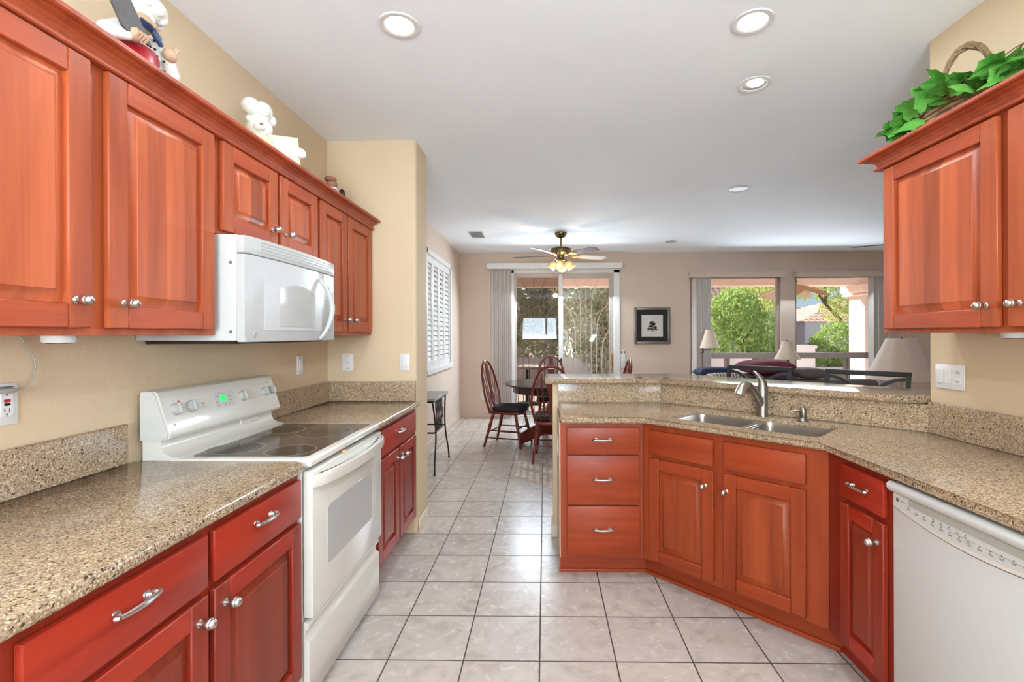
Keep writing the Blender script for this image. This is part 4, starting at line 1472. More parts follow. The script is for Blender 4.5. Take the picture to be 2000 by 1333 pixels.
f2 = thing('bear_chef_figurine', 'pale bear figurine in a white chef hat leaning on a cream recipe board', 'figurine', (-1.345, 2.235, ZT), -0.45)
b = MB()
b.lathe([(0, 0), (0.070, 0), (0.080, 0.05), (0.078, 0.11), (0.064, 0.165), (0.046, 0.195), (0, 0.21)], 20)
seg(b, (0.02, -0.065, 0.165), (0.070, -0.045, 0.120), 0.026, 0.020)
seg(b, (0.02, 0.065, 0.170), (0.055, 0.125, 0.165), 0.026, 0.020)
b.ell((0.062, 0.135, 0.158), (0.020, 0.026, 0.018))
b.build('body', M['cream'], f2)
b = MB()
b.ell((0.01, 0.0, 0.232), (0.058, 0.056, 0.050))
b.ell((0.052, -0.028, 0.222), (0.028, 0.024, 0.020))
b.ell((0.010, -0.052, 0.262), (0.014, 0.012, 0.016))
hdo = b.build('head', M['ceramic'], f2)
b = MB()
b.ell((0.078, -0.036, 0.228), (.006, .008, .005), 8, 6)
b.ell((0.056, -0.018, 0.246), .004, 8, 6)
b.build('nose', M['brownskin'], hdo)
b = MB()
b.lathe([(0.044, 0), (0.046, 0.030), (0.05, 0.036), (0, 0.045)], 20, Matrix.Translation((0.0, 0.0, 0.262)))
for c_, r_ in (((0.015, -0.045, 0.318), 0.040), ((0.0, 0.020, 0.322), 0.046), ((-0.012, 0.066, 0.298), 0.030), ((0.03, 0.0, 0.314), 0.036)):
    b.ell(c_, r_, 12, 8)
b.build('chef_hat', M['ceramic'], f2)
Tb = Matrix.Translation((0.098, 0.075, 0.100)) @ Matrix.Rotation(0.25, 4, 'X') @ Matrix.Rotation(0.18, 4, 'Y')
b = MB()
b.box(-0.008, 0.0, -0.078, 0.078, -0.06, 0.100, b=0.004, M=Tb)
bo = b.build('recipe_board', M['cream'], f2)
MB().box(0.0, 0.0025, -0.065, 0.065, -0.048, 0.088, b=0.001, M=Tb).build('board_face', M['paper'], bo)
MB().ell((0.10, 0.150, 0.150), (0.020, 0.026, 0.026)).build('foot', M['ceramic'], f2)

f3 = thing('seated_chef_figurine', 'small seated chef figurine with black shoes near the end wall', 'figurine', (-1.275, 2.84, ZT + 0.004), 1.2)
b = MB()
b.lathe([(0, 0), (0.048, 0), (0.054, 0.04), (0.046, 0.10), (0.030, 0.125), (0, 0.13)], 16)
seg(b, (0.0, 0.04, 0.10), (0.06, 0.055, 0.065), 0.020, 0.016)
seg(b, (0.0, -0.04, 0.10), (0.06, -0.055, 0.065), 0.020, 0.016)
seg(b, (0.03, 0.02, 0.045), (0.075, 0.035, 0.125), 0.024, 0.020)
seg(b, (0.075, 0.035, 0.125), (0.125, 0.045, 0.120), 0.020, 0.016)
seg(b, (0.03, -0.01, 0.030), (0.09, 0.0, 0.035), 0.024, 0.020)
b.build('white_suit', M['ceramic'], f3)
b = MB()
b.ell((0.010, 0, 0.158), (0.034, 0.032, 0.036))
b.ell((0.044, 0, 0.155), (0.010, 0.008, 0.008))
b.ell((0.062, 0.055, 0.062), 0.016)
b.build('head', M['brownskin'], f3)
MB().lathe([(0.030, 0), (0.036, 0.014), (0.030, 0.022), (0, 0.026)], 16, Matrix.Translation((0.0, 0, 0.176))).build('cap', M['brownskin'], f3)
MB().lathe([(0.034, -0.006), (0.038, 0), (0.034, 0.006)], 16, Matrix.Translation((0.008, 0, 0.132)), cap=False).build('collar', M['ceramic'], f3)
MB().ell((0.140, 0.048, 0.138), (0.020, 0.021, 0.036)).build('shoe', M['black'], f3)
MB().ell((0.104, 0.0, 0.048), (0.018, 0.020, 0.034)).build('shoe', M['black'], f3)

# ------------------------------------------------------------------ wicker basket and ivy
ZR = 2.10
bk = thing('wicker_basket', 'brown wicker basket with tall arched handle on the right cabinet', 'basket', (1.615, 1.86, ZR))
b = MB()
for k in range(9):
    zz = 0.012 + 0.018 * k
    q = 1 + 0.18 * math.sin(PI * k / 9 * 0.9)
    pts = []
    for i in range(40):
        a = 2 * PI * i / 40
        wv = 0.004 * math.sin(a * 10 + (k % 2) * PI)
        pts.append(((0.082 * q + wv) * math.cos(a), (0.215 * q + wv) * math.sin(a), zz))
    b.tube(pts, 0.0098, 6, closed=True)
b.prism([(0.078 * math.cos(2 * PI * i / 24), 0.21 * math.sin(2 * PI * i / 24)) for i in range(24)], 0.002, 0.012)
b.build('woven_sides', M['wicker'], bk)
b = MB()
for s in range(3):
    pts = []
    for i in range(25):
        u = i / 24
        a = PI * u
        ph = 2 * PI * (s / 3) + u * 16
        px, py, pz = -0.062 * math.cos(a), 0.052 * math.cos(a), 0.12 + 0.245 * math.sin(a) ** 0.75
        pts.append((px + 0.007 * math.cos(ph) * .7, py + 0.007 * math.cos(ph), pz + 0.007 * math.sin(ph)))
    b.tube(pts, 0.0080, 6)
b.build('handle', M['wicker'], bk)

iv = thing('ivy_garland', 'green ivy trailing over the wicker basket', 'ivy', (1.56, 1.88, ZR + 0.16))
rnd = random.Random(11)
lobes = [(0.0, -0.10), (0.22, -0.34), (0.42, -0.06), (0.95, 0.0), (0.42, 0.06), (0.22, 0.34), (0.0, 0.10)]
lobes = [(-0.02, 0.0), (-0.16, -0.26), (-0.02, -0.50), (0.24, -0.44), (0.46, -0.50), (0.62, -0.28), (1.0, 0.0), (0.62, 0.28), (0.46, 0.50), (0.24, 0.44), (-0.02, 0.50), (-0.16, 0.26)]
b = MB()
stem = MB()
base = []
for i in range(125):
    u = rnd.random()
    y_ = 0.27 - 0.60 * u
    x_ = rnd.uniform(-0.09, 0.07)
    z_ = rnd.uniform(-0.05, 0.01) + 0.105 * rnd.random() * math.exp(-((y_ - 0.02) / 0.16) ** 2)
    base.append((x_, y_, z_))
for (x_, y_, z_) in base:
    s = rnd.uniform(0.060, 0.092)
    R = Euler((rnd.uniform(-0.9, 0.9), rnd.uniform(-0.9, 0.5), rnd.uniform(0, 2 * PI))).to_matrix().to_4x4()
    T = Matrix.Translation((x_, y_, z_)) @ R
    c0 = b.bm.verts.new(T @ Vector((0.3 * s, 0, 0.10 * s)))
    vs = [b.bm.verts.new(T @ Vector((p[0] * s, p[1] * s, -0.25 * s * abs(p[1]) - 0.10 * s * p[0] ** 2))) for p in lobes]
    for i in range(len(vs)):
        b.bm.faces.new((c0, vs[i], vs[(i + 1) % len(vs)]))
b.build('leaves', M['ivy'], iv, angle=None, fixn=False)
for k in range(5):
    o_ = rnd.uniform(-0.05, 0.05)
    stem.tube([(o_ + rnd.uniform(-.03, .03), 0.27 - 0.066 * i, rnd.uniform(-.01, .03)) for i in range(11)], 0.0022, 5)
stem.build('stems', M['wicker'], iv)

# ------------------------------------------------------------------ dining table and chairs
tb = thing('dining_table', 'dark round pedestal dining table', 'table', (0.16, 6.22, 0))
MB().lathe([(0, 0.715), (0.60, 0.715), (0.655, 0.722), (0.68, 0.732), (0.685, 0.742), (0.678, 0.752), (0, 0.752)], 56).build('tabletop', M['dkwood'], tb)
MB().lathe([(0.56, 0.64), (0.58, 0.64), (0.58, 0.715), (0.56, 0.715), (0.56, 0.64)], 48, cap=False).build('apron', M['dkwood'], tb)
MB().lathe([(0, 0.10), (0.15, 0.10), (0.16, 0.14), (0.13, 0.19), (0.12, 0.26), (0.15, 0.34), (0.16, 0.42), (0.12, 0.50), (0.09, 0.56), (0.11, 0.60), (0.18, 0.64), (0.18, 0.714), (0, 0.714)], 28).build('pedestal', M['mahog'], tb)
for k in range(4):
    a = math.radians(20 + 90 * k)
    b = MB()
    prof = [(0.10, 0.10), (0.22, 0.10), (0.36, 0.055), (0.44, 0.012), (0.50, 0.010), (0.54, 0.045), (0.52, 0.10), (0.44, 0.155), (0.30, 0.22), (0.10, 0.25)]
    b.prism([(p[0], p[1]) for p in prof], -0.035, 0.035, bt=0.01, bb=0.01, seg=2, M=Matrix.Rotation(a, 4, 'Z') @ Matrix(((1, 0, 0, 0), (0, 0, 1, 0), (0, 1, 0, 0), (0, 0, 0, 1))))
    b.cyl((0.48 * math.cos(a), 0.48 * math.sin(a), 0.0), 0.018, 0.012, 10)
    b.build('foot', M['mahog'], tb)


def turned(b, p0, p1, r):
    """turned leg from top p0 to bottom p1"""
    P0, P1 = Vector(p0), Vector(p1)
    us = [(0, .8), (.05, .95), (.12, 1.0), (.16, .7), (.18, 1.15), (.20, .7), (.26, .95), (.40, 1.05), (.50, .8), (.52, 1.1), (.54, .75), (.70, .85), (.80, .62), (.82, .95), (.84, .62), (.86, .9), (.88, .65), (.93, .78), (1, .52)]
    b.tube([P0.lerp(P1, u) for u, _ in us], [r * k for _, k in us], 9)


def make_chair(name, label):
    t = thing(name, label, 'chair', (0, 0, 0), 0, 'windsor dining chairs')
    s = MB()
    s.prism([(-0.20, -0.17), (-0.10, -0.20), (0.12, -0.225), (0.20, -0.20), (0.225, -0.10), (0.225, 0.10), (0.20, 0.20), (0.12, 0.225), (-0.10, 0.20), (-0.20, 0.17), (-0.225, 0.0)], 0.405, 0.440, bt=0.012, bb=0.010, seg=2)
    s.build('seat', M['mahog'], t)

    def lean(z):
        return -0.185 - (z - 0.44) * 0.22

    def hoop_h(y):
        q = min(1.0, abs(y) / 0.222)
        return 0.44 + 0.60 * (1 - q ** 2.3) ** 0.5
    h = MB()
    pts = []
    for i in range(29):
        a = PI * i / 28
        c = math.cos(a)
        y = -0.222 * (abs(c) ** 0.85) * (1 if c > 0 else -1)
        z = 0.44 + 0.60 * math.sin(a) ** 0.78
        nar = 1 - 0.20 * max(0, (0.62 - z) / 0.18)
        pts.append((lean(z), y * nar, z))
    h.tube(pts, 0.0135, 10)
    h.build('hoop', M['mahog'], t)
    for y in (-0.150, -0.098, 0.098, 0.150):
        sp = MB()
        zt = hoop_h(y * 1.05) - 0.01
        pts = [(lean(0.44 + (zt - 0.44) * u), y * (0.78 + 0.27 * u), 0.44 + (zt - 0.44) * u) for u in (0, .15, .3, .42, .5, .58, .7, 1)]
        sp.tube(pts, [.006, .0065, .009, .007, .0115, .007, .0075, .005], 8)
        sp.build('spindle', M['mahog'], t)
    sp = MB()
    out = []
    hw = [(0.0, .030), (.08, .026), (.16, .040), (.24, .050), (.32, .040), (.42, .026), (.52, .030), (.62, .044), (.72, .056), (.80, .050), (.88, .034), (1.0, .028)]
    zt = 1.03
    T = Matrix(((0, 0, 1, 0), (1, 0, 0, 0), (0, 1, 0, 0), (0, 0, 0, 1)))
    sp.prism([(w_, u * (zt - 0.44)) for u, w_ in hw] + [(-w_, u * (zt - 0.44)) for u, w_ in hw[::-1]], -0.006, 0.006, M=Matrix.Translation((-0.185, 0, 0.44)) @ Matrix.Rotation(-math.atan(0.22), 4, 'Y') @ T)
    sp.build('splat', M['mahog'], t)
    feet = {}
    for sx, sy in ((1, 1), (1, -1), (-1, 1), (-1, -1)):
        l = MB()
        p0 = (0.15 if sx > 0 else -0.14, 0.155 * sy, 0.405)
        p1 = (0.235 if sx > 0 else -0.245, 0.205 * sy, 0.0)
        turned(l, p0, p1, 0.021)
        l.build('leg', M['mahog'], t)
        feet[(sx, sy)] = (Vector(p0), Vector(p1))
    for (a, c, u) in (((1, 1), (1, -1), 0.42), ((1, 1), (1, -1), 0.60), ((-1, 1), (-1, -1), 0.55), ((1, 1), (-1, 1), 0.5), ((1, -1), (-1, -1), 0.5), ((1, 1), (-1, 1), 0.72), ((1, -1), (-1, -1), 0.72)):
        st = MB()
        A = feet[a][0].lerp(feet[a][1], u)
        C = feet[c][0].lerp(feet[c][1], u)
        st.tube([A, A.lerp(C, .2), A.lerp(C, .5), A.lerp(C, .8), C], [.006, .008, .010, .008, .006], 8)
        st.build('stretcher', M['mahog'], t)
    return t


def make_cushion(label):
    b = MB()
    b.prism([(-0.155, -0.15), (-0.08, -0.18), (0.10, -0.21), (0.205, -0.19), (0.225, 0.0), (0.205, 0.19), (0.10, 0.21), (-0.08, 0.18), (-0.155, 0.15), (-0.165, 0.0)], 0.442, 0.497, bt=0.024, bb=0.018, seg=4)
    b.ell((-0.01, 0, 0.488), (0.13, 0.13, 0.016), 16, 8)
    return tag(b.build('chair_cushion', M['cushion']), label, 'cushion', 'black chair cushions')


ch0 = make_chair('dining_chair', '')
cu0 = make_cushion('')
CHS = [(-0.455, 5.985, -0.30, 'wooden windsor chair seen side-on at the left of the round table', 'black cushion on the chair left of the round table'),
       (0.085, 5.300, 1.50, 'wooden windsor chair with its back to the kitchen, in front of the round table', 'black cushion on the chair nearest the kitchen'),
       (0.090, 6.985, -1.57, 'wooden windsor chair behind the round table, close to the patio door', 'black cushion on the chair behind the round table'),
       (0.80, 6.30, 3.20, 'wooden windsor chair at the far right of the table, just its back top showing', 'black cushion on the chair right of the round table')]
for i, (x_, y_, rz, lb, lc) in enumerate(CHS):
    o = ch0 if i == 0 else copy_tree(ch0)
    o.location = (x_, y_, 0)
    o.rotation_euler = (0, 0, rz)
    o['label'] = lb
    c = cu0 if i == 0 else copy_tree(cu0)
    c.location = (x_, y_, 0)
    c.rotation_euler = (0, 0, rz)
    c['label'] = lc

# ------------------------------------------------------------------ iron console table at the dining wall
cs = thing('console_table', 'narrow stone-topped console table with wrought iron legs by the shutters', 'table', (-1.385, 4.70, 0))
LX, LY = 0.305, 0.63
MB().box(0.0, LX, -0.02, LY + 0.02, 0.722, 0.745, b=0.003).build('top', M['stone'], cs)
MB().box(0.015, LX - 0.02, 0.0, 0.02, 0.700, 0.722).box(0.015, LX - 0.02, LY - 0.02, LY, 0.700, 0.722).box(LX - 0.04, LX - 0.02, 0.02, LY - 0.02, 0.700, 0.722).box(0.015, 0.035, 0.02, LY - 0.02, 0.700, 0.722).build('top_frame', M['iron'], cs)
for sx in (0, 1):
    xx = 0.03 if sx == 0 else LX - 0.03
    xf = -0.0 + 0.012 if sx == 0 else LX
    for sy in (0, 1):
        s = -1 if sy == 0 else 1
        yc = LY / 2 + s * (LY / 2 - 0.01)
        b = MB()
        pts = []
        for u in [i / 12 for i in range(13)]:
            z = 0.70 * (1 - u)
            dy = -s * 0.085 * math.sin(PI * min(1, u * 1.25)) + s * 0.10 * max(0, (u - .55) / .45) ** 1.6 * 0.5
            pts.append((xx + (xf - xx) * u, yc + dy, z))
        b.tube(pts, 0.0085, 8)
        b.ell((xf, pts[-1][1], 0.012), (0.013, 0.013, 0.012), 10, 6)
        b.build('leg', M['iron'], cs)
    lt = MB()
    for row in range(3):
        for col in range(4):
            yc = LY / 2 + (col - 1.5) * 0.082 + (0.02 if row % 2 else -0.02)
            zc = 0.645 - 0.105 * row
            lt.tube([(xx, yc + 0.030 * math.cos(2 * PI * i / 16), zc + 0.058 * math.sin(2 * PI * i / 16)) for i in range(16)], 0.005, 6, closed=True)
    lt.build('lattice', M['iron'], cs)
    MB().tube([(xx, 0.075, 0.39), (xx, LY - 0.075, 0.39)], 0.007, 8).build('side_rail', M['iron'], cs)
for yy in (0.078, LY - 0.078):
    MB().tube([(0.03, yy, 0.39), (LX - 0.03, yy, 0.39)], 0.008, 8).build('cross_rail', M['iron'], cs)

# ------------------------------------------------------------------ ceiling fan over the table
FC = (0.215, 6.36)
fn_ = thing('ceiling_fan', 'antique brass ceiling fan with lit glass shades above the dining table', 'ceiling fan', (FC[0], FC[1], H))
MB().lathe([(0, -0.001), (0.080, -0.001), (0.082, -0.012), (0.070, -0.035), (0.052, -0.065), (0.028, -0.078), (0, -0.078)], 28).build('ceiling_cup', M['brass'], fn_)
MB().cyl((0, 0, -0.20), 0.012, 0.13, 14).build('down_rod', M['brass'], fn_)
MB().lathe([(0, -0.185), (0.03, -0.188), (0.115, -0.20), (0.140, -0.212), (0.142, -0.222), (0.136, -0.226), (0.142, -0.230), (0.142, -0.268), (0.120, -0.285), (0.075, -0.298), (0.05, -0.31), (0.045, -0.335), (0.055, -0.345), (0.050, -0.365), (0.02, -0.375), (0, -0.376)], 32).build('motor', M['brass'], fn_)
for k in range(5):
    a = math.radians(22 + 72 * k)
    R = Matrix.Rotation(a, 4, 'Z')
    b = MB()
    T = R @ Matrix.Translation((0, 0, -0.300)) @ Matrix.Rotation(math.radians(-12), 4, 'X')
    b.prism([(0.20, -0.052), (0.30, -0.062), (0.60, -0.068), (0.655, -0.052), (0.668, 0.0), (0.655, 0.052), (0.60, 0.068), (0.30, 0.062), (0.20, 0.052)], -0.003, 0.003, M=T)
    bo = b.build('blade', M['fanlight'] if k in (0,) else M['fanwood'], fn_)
    b = MB()
    b.tube([(0.09, 0, -0.285), (0.13, 0.0, -0.300), (0.17, 0.0, -0.302)], 0.010, 8, M=R)
    b.prism([(0.16, -0.012), (0.20, -0.045), (0.27, -0.040), (0.29, 0.0), (0.27, 0.040), (0.20, 0.045), (0.16, 0.012)], -0.008, -0.003, M=T)
    b.build('blade_bracket', M['gold'], bo)
for k in range(4):
    a = math.radians(-100 + 90 * k)
    R = Matrix.Translation((0, 0, -0.365)) @ Matrix.Rotation(a, 4, 'Z')
    b = MB()
    b.tube([(0.03, 0, 0.02), (0.060, 0, 0.012), (0.082, 0, -0.010)], 0.009, 8, M=R)
    b.lathe([(0.016, 0), (0.022, 0.004), (0.022, 0.022), (0.012, 0.026)], 14, R @ Matrix.Translation((0.078, 0, -0.028)) @ Matrix.Rotation(-0.6, 4, 'Y'))
    ao = b.build('lamp_arm', M['brass'], fn_)
    Ts = R @ Matrix.Translation((0.084, 0, -0.022)) @ Matrix.Rotation(PI - 0.62, 4, 'Y')
    b = MB()
    b.lathe([(0.022, 0.0), (0.040, 0.022), (0.052, 0.050), (0.052, 0.075), (0.062, 0.105), (0.059, 0.105), (0.049, 0.075), (0.049, 0.050), (0.037, 0.022), (0.019, 0.0)], 20, Ts, cap=False)
    so = b.build('glass_shade', M['frost'], fn_)
    b = MB()
    b.ell((0, 0, 0.055), (0.022, 0.022, 0.032), 12, 8, M=Ts)
    b.build('bulb', M['bulbwarm'], so)
ld = bpy.data.lights.new('fan_lamp', 'POINT')
ld.energy = 10
ld.color = (1, .8, .55)
ld.shadow_soft_size = 0.05
lo = bpy.data.objects.new('fan_lamp', ld)
COL.objects.link(lo)
lo.location = (FC[0], FC[1], H - 0.56)

# second fan in the living room
fx = thing('ceiling_fan', 'living room ceiling fan, two blade tips showing past the right wall cabinet', 'ceiling fan', (4.37, 5.70, H))
MB().lathe([(0, -0.001), (0.075, -0.001), (0.06, -0.05), (0.025, -0.07), (0, -0.07)], 24).build('ceiling_cup', M['brass'], fx)
MB().cyl((0, 0, -0.19), 0.012, 0.13, 12).build('down_rod', M['brass'], fx)
MB().lathe([(0, -0.18), (0.11, -0.19), (0.135, -0.21), (0.135, -0.26), (0.09, -0.285), (0.05, -0.33), (0, -0.335)], 28).build('motor', M['brass'], fx)
for k in range(5):
    T = Matrix.Rotation(math.radians(148 + 72 * k), 4, 'Z') @ Matrix.Translation((0, 0, -0.275)) @ Matrix.Rotation(math.radians(-12), 4, 'X')
    b = MB()
    b.prism([(0.20, -0.05), (0.60, -0.066), (0.66, -0.04), (0.66, 0.04), (0.60, 0.066), (0.20, 0.05)], -0.003, 0.003, M=T)
    b.tube([(0.1, 0, 0), (0.22, 0, 0)], 0.012, 8, M=T)
    b.build('blade', M['fanwood'], fx)

# ------------------------------------------------------------------ framed picture
pf = thing('framed_picture', 'silver framed black-matted picture of a small dark tree', 'picture', (1.765, YB - 0.001, 1.512))
PW, PH = 0.297, 0.303
b = MB()
for a in ((-PW, -PW + .045, -PH, PH), (PW - .045, PW, -PH, PH), (-PW + .045, PW - .045, PH - .045, PH), (-PW + .045, PW - .045, -PH, -PH + .045)):
    b.box(a[0], a[1], -0.028, 0, a[2], a[3], b=0.008, seg=2)
b.build('frame', M['silverframe'], pf)
MB().box(-PW + .04, PW - .04, -0.014, -0.004, -PH + .04, PH - .04).build('mat_board', M['mat'], pf)
b = MB()
b.box(-0.175, 0.175, -0.0152, -0.0142, -0.178, 0.178, m=0)
rnd = random.Random(5)
for i in range(60):
    u = rnd.random()
    zz = -0.06 + 0.13 * u
    wd = 0.075 * (1 - u) + 0.02
    xx = rnd.uniform(-wd, wd) * 0.8
    b.box(xx - .022, xx + .022, -0.0156, -0.0151, zz - .004, zz + .005, m=1)
b.box(-.008, .008, -0.0156, -0.0151, -0.10, 0.0, m=1)
b.box(-.09, .09, -0.0156, -0.0151, -0.083, -0.078, m=1)
b.build('print', [M['paper'], M['mark']], pf)

# ------------------------------------------------------------------ bar stools
def make_stool():
    t = thing('bar_stool', '', 'bar stool', (0, 0, 0), 0, 'black metal bar stools')
    # local: bar is towards -y (sitter faces -y); back at +y
    hw = 0.215
    for s in (-1, 1):
        b = MB()
        b.tube([(s * 0.19, 0.20, 0.0), (s * 0.195, 0.185, 0.40), (s * 0.20, 0.175, 0.72), (s * 0.21, 0.20, 0.95), (s * hw, 0.225, 1.118)], 0.0, flat=(0.013, 0.011))
        b.build('back_post', M['stoolmetal'], t)
        b = MB()
        b.tube([(s * 0.185, -0.185, 0.0), (s * 0.17, -0.165, 0.72)], 0.013, 8)
        b.build('leg', M['stoolmetal'], t)
    MB().box(-hw - 0.013, hw + 0.013, 0.212, 0.240, 1.108, 1.138, b=0.004).build('top_rail', M['stoolmetal'], t)
    for s in (-1, 1):
        b = MB()
        pts = [(s * (0.015 + 0.195 * u), 0.200 + 0.022 * u, 0.90 + 0.195 * (1 - (1 - u) ** 2) ** 0.5) for u in [(k_ / 14) ** 1.6 for k_ in range(15)]]
        b.tube(pts, 0.0, flat=(0.007, 0.010))
        b.build('back_arch', M['stoolmetal'], t)
    MB().prism(rrect(-0.20, 0.20, -0.19, 0.18, 0.05, 4), 0.705, 0.765, bt=0.02, bb=0.01).build('seat', M['cushion'], t)
    for zz, yy in ((0.28, -0.178), (0.34, 0.19)):
        MB().tube([(-0.18, yy, zz), (0.18, yy, zz)], 0.009, 8).build('footrest', M['stoolmetal'], t)
    for s in (-1, 1):
        MB().tube([(s * 0.18, -0.177, 0.31), (s * 0.19, 0.187, 0.31)], 0.009, 8).build('side_rail', M['stoolmetal'], t)
    return t


st = make_stool()
st2 = copy_tree(st)
q = math.sqrt(.5)
for o, (cx, cy), lb in ((st, (1.548, 3.516), 'black metal bar stool back rising behind the faucet'), (st2, (2.012, 3.048), 'black metal bar stool back in front of the big pleated lamp')):
    o.location = (cx - 0.226 * q, cy - 0.226 * q, 0)
    o.rotation_euler = (0, 0, -PI / 4)
    o['label'] = lb

# ------------------------------------------------------------------ living room: sofa, pillows, lamps
sf = thing('sofa', 'grey-brown sofa behind the bar, mostly hidden under pillows', 'sofa', (2.75, 5.35, 0))
MB().box(-0.95, 0.95, 0.0, 0.95, 0.0, 0.42, b=0.03, seg=2).build('base', M['sofa'], sf)
MB().box(-0.95, 0.95, 0.0, 0.22, 0.42, 0.86, b=0.06, seg=3).build('backrest', M['sofa'], sf)
for s in (-1, 1):
    MB().box(s * 0.95 - 0.10, s * 0.95 + 0.10, 0.0, 0.95, 0.0, 0.62, b=0.05, seg=3).build('arm', M['sofa'], sf)
for s in (-1, 1):
    MB().box(s * 0.42 - 0.41, s * 0.42 + 0.41, 0.22, 0.95, 0.42, 0.56, b=0.04, seg=3).build('seat_cushion', M['sofa'], sf)


def pillow(name, label, loc, rot, r, mat, cat='pillow'):
    b = MB()
    n, k = 20, 8
    v = []
    for j in range(n + 1):
        row = []
        for i in range(n + 1):
            u, w_ = -1 + 2 * i / n, -1 + 2 * j / n
            h_ = ((1 - u ** 4) * (1 - w_ ** 4)) ** 0.5
            row.append((u, w_, h_))
        v.append(row)
    for sgn in (1, -1):
        g = [[b.bm.verts.new((p[0] * r[0] * (1 - .05 * (1 - p[1] ** 2)), p[1] * r[1] * (1 - .05 * (1 - p[0] ** 2)), sgn * p[2] * r[2])) for p in row] for row in v]
        for j in range(n):
            for i in range(n):
                f = b.bm.faces.new((g[j][i], g[j][i + 1], g[j + 1][i + 1], g[j + 1][i]))
                f.smooth = True
    bmesh.ops.remove_doubles(b.bm, verts=b.bm.verts[:], dist=1e-5)
    o = b.build(name, mat, angle=None)
    o.location = loc
    o.rotation_euler = rot
    return tag(o, label, cat)


pillow('throw_pillow', 'burgundy pillow on top of the heap on the sofa', (2.50, 5.52, 1.000), (0.06, -0.05, 0.1), (0.275, 0.20, 0.075), M['burg'])
pillow('throw_pillow', 'dark plum pillow under the burgundy pillow on the sofa', (2.50, 5.50, 0.890), (0.03, 0.0, -0.1), (0.28, 0.20, 0.024), plain('plum_fabric', (70, 44, 52), 0.9))
pillow('throw_pillow', 'grey pillow at the right of the heap on the sofa', (2.98, 5.52, 0.925), (0.0, 0.0, 0.1), (0.17, 0.16, 0.06), M['sofa'])
pillow('blanket', 'folded navy blanket at the left end of the sofa heap', (1.98, 5.66, 0.925), (0.0, 0.0, 0.1), (0.22, 0.13, 0.06), M['navy'], 'blanket')
t_ = NT('striped_fabric')
wv_ = t_.n('TexWave')
wv_.inputs['Scale'].default_value = 9
t_.l(t_.coords(), wv_.inputs['Vector'])
t_.base(t_.ramp(wv_.outputs['Color'], [(0.35, lin(206, 192, 186)), (0.6, lin(120, 92, 92))]))
M['stripe'] = t_.set(0.9)
pillow('striped_blanket', 'striped blanket between the navy blanket and burgundy pillow', (2.00, 5.37, 0.902), (0.0, 0.0, 0.05), (0.20, 0.10, 0.038), M['stripe'], 'blanket')


def bell_shade(r0, r1, h, n, flare, mat, parent, z, rot=0.0):
    b = MB()
    k = 8
    prof_o = [(r0 + (r1 - r0) * (u ** flare), -h * u) for u in [i / k for i in range(k + 1)]]
    rings = []
    for off in (0, -0.003):
        rr = []
        for r_, z_ in prof_o:
            ring = []
            for i in range(n * 4):
                a = 2 * PI * i / (n * 4) + rot
                sc_ = 1.0 if i % 4 == 0 else (0.965 if i % 2 == 0 else 0.975)
                ring.append(b.bm.verts.new(((r_ + off) * sc_ * math.cos(a), (r_ + off) * sc_ * math.sin(a), z + z_)))
            rr.append(ring)
        rings.append(rr)
    N = n * 4
    for rr in rings:
        for A, C in zip(rr, rr[1:]):
            for i in range(N):
                f = b.bm.faces.new((A[i], A[(i + 1) % N], C[(i + 1) % N], C[i]))
                f.smooth = True
    for e in (0, -1):
        A, C = rings[0][e], rings[1][e]
        for i in range(N):
            b.bm.faces.new((A[i], A[(i + 1) % N], C[(i + 1) % N], C[i]))
    return b.build('lamp_shade', mat, parent, angle=35)


fl = thing('floor_lamp', 'swing-arm floor lamp with linen bell shade by the left living room window', 'lamp', (2.345, 7.20, 0))
MB().lathe([(0, 0), (0.13, 0), (0.13, 0.012), (0.05, 0.03), (0.012, 0.045), (0, 0.045)], 24).build('base', M['brass'], fl)
MB().tube([(0, 0, 0.03), (0, 0, 1.16)], 0.011, 10).ell((0, 0, 1.11), (0.024, 0.024, 0.03)).ell((0, 0, 1.15), (0.016, 0.016, 0.02)).build('pole', M['brass'], fl)
MB().tube([(0, 0, 1.135), (0.115, 0, 1.135), (0.118, 0, 1.18), (0.118, 0, 1.40)], 0.008, 8).build('swing_arm', M['brass'], fl)
so = bell_shade(0.065, 0.150, 0.265, 8, 1.25, M['shade'], fl, 1.432)
so.location = (0.108, 0, 0)

et = thing('side_table', 'dark wooden side table under the small bell-shade lamp', 'table', (3.50, 7.0, 0))
MB().lathe([(0, 0.56), (0.27, 0.56), (0.28, 0.575), (0.27, 0.59), (0, 0.59)], 32).build('tabletop', M['dkwood'], et)
MB().lathe([(0, 0.0), (0.18, 0.0), (0.18, 0.02), (0.05, 0.06), (0.035, 0.3), (0.05, 0.5), (0.1, 0.56), (0, 0.56)], 24).build('pedestal', M['dkwood'], et)
l2 = thing('table_lamp', 'table lamp with pale bell shade and black twisted base between the windows', 'lamp', (3.50, 7.0, 0.59))
b = MB()
b.lathe([(0, 0), (0.075, 0), (0.075, 0.012), (0.03, 0.03), (0.02, 0.06), (0, 0.06)], 20)
for s in range(3):
    b.tube([(0.018 * math.cos(u * 9 + s * 2.1), 0.018 * math.sin(u * 9 + s * 2.1), 0.03 + 0.37 * u) for u in [i / 20 for i in range(21)]], 0.009, 6)
b.lathe([(0.010, 0.40), (0.022, 0.405), (0.022, 0.43), (0.008, 0.45), (0.008, 0.66)], 14)
b.build('base', M['iron'], l2)
bell_shade(0.075, 0.180, 0.255, 6, 1.5, M['shade'], l2, 0.672, 0.3)
MB().lathe([(0.0, 0.66), (0.009, 0.672), (0.006, 0.680), (0.012, 0.690), (0, 0.708)], 12).build('finial', M['iron'], l2)

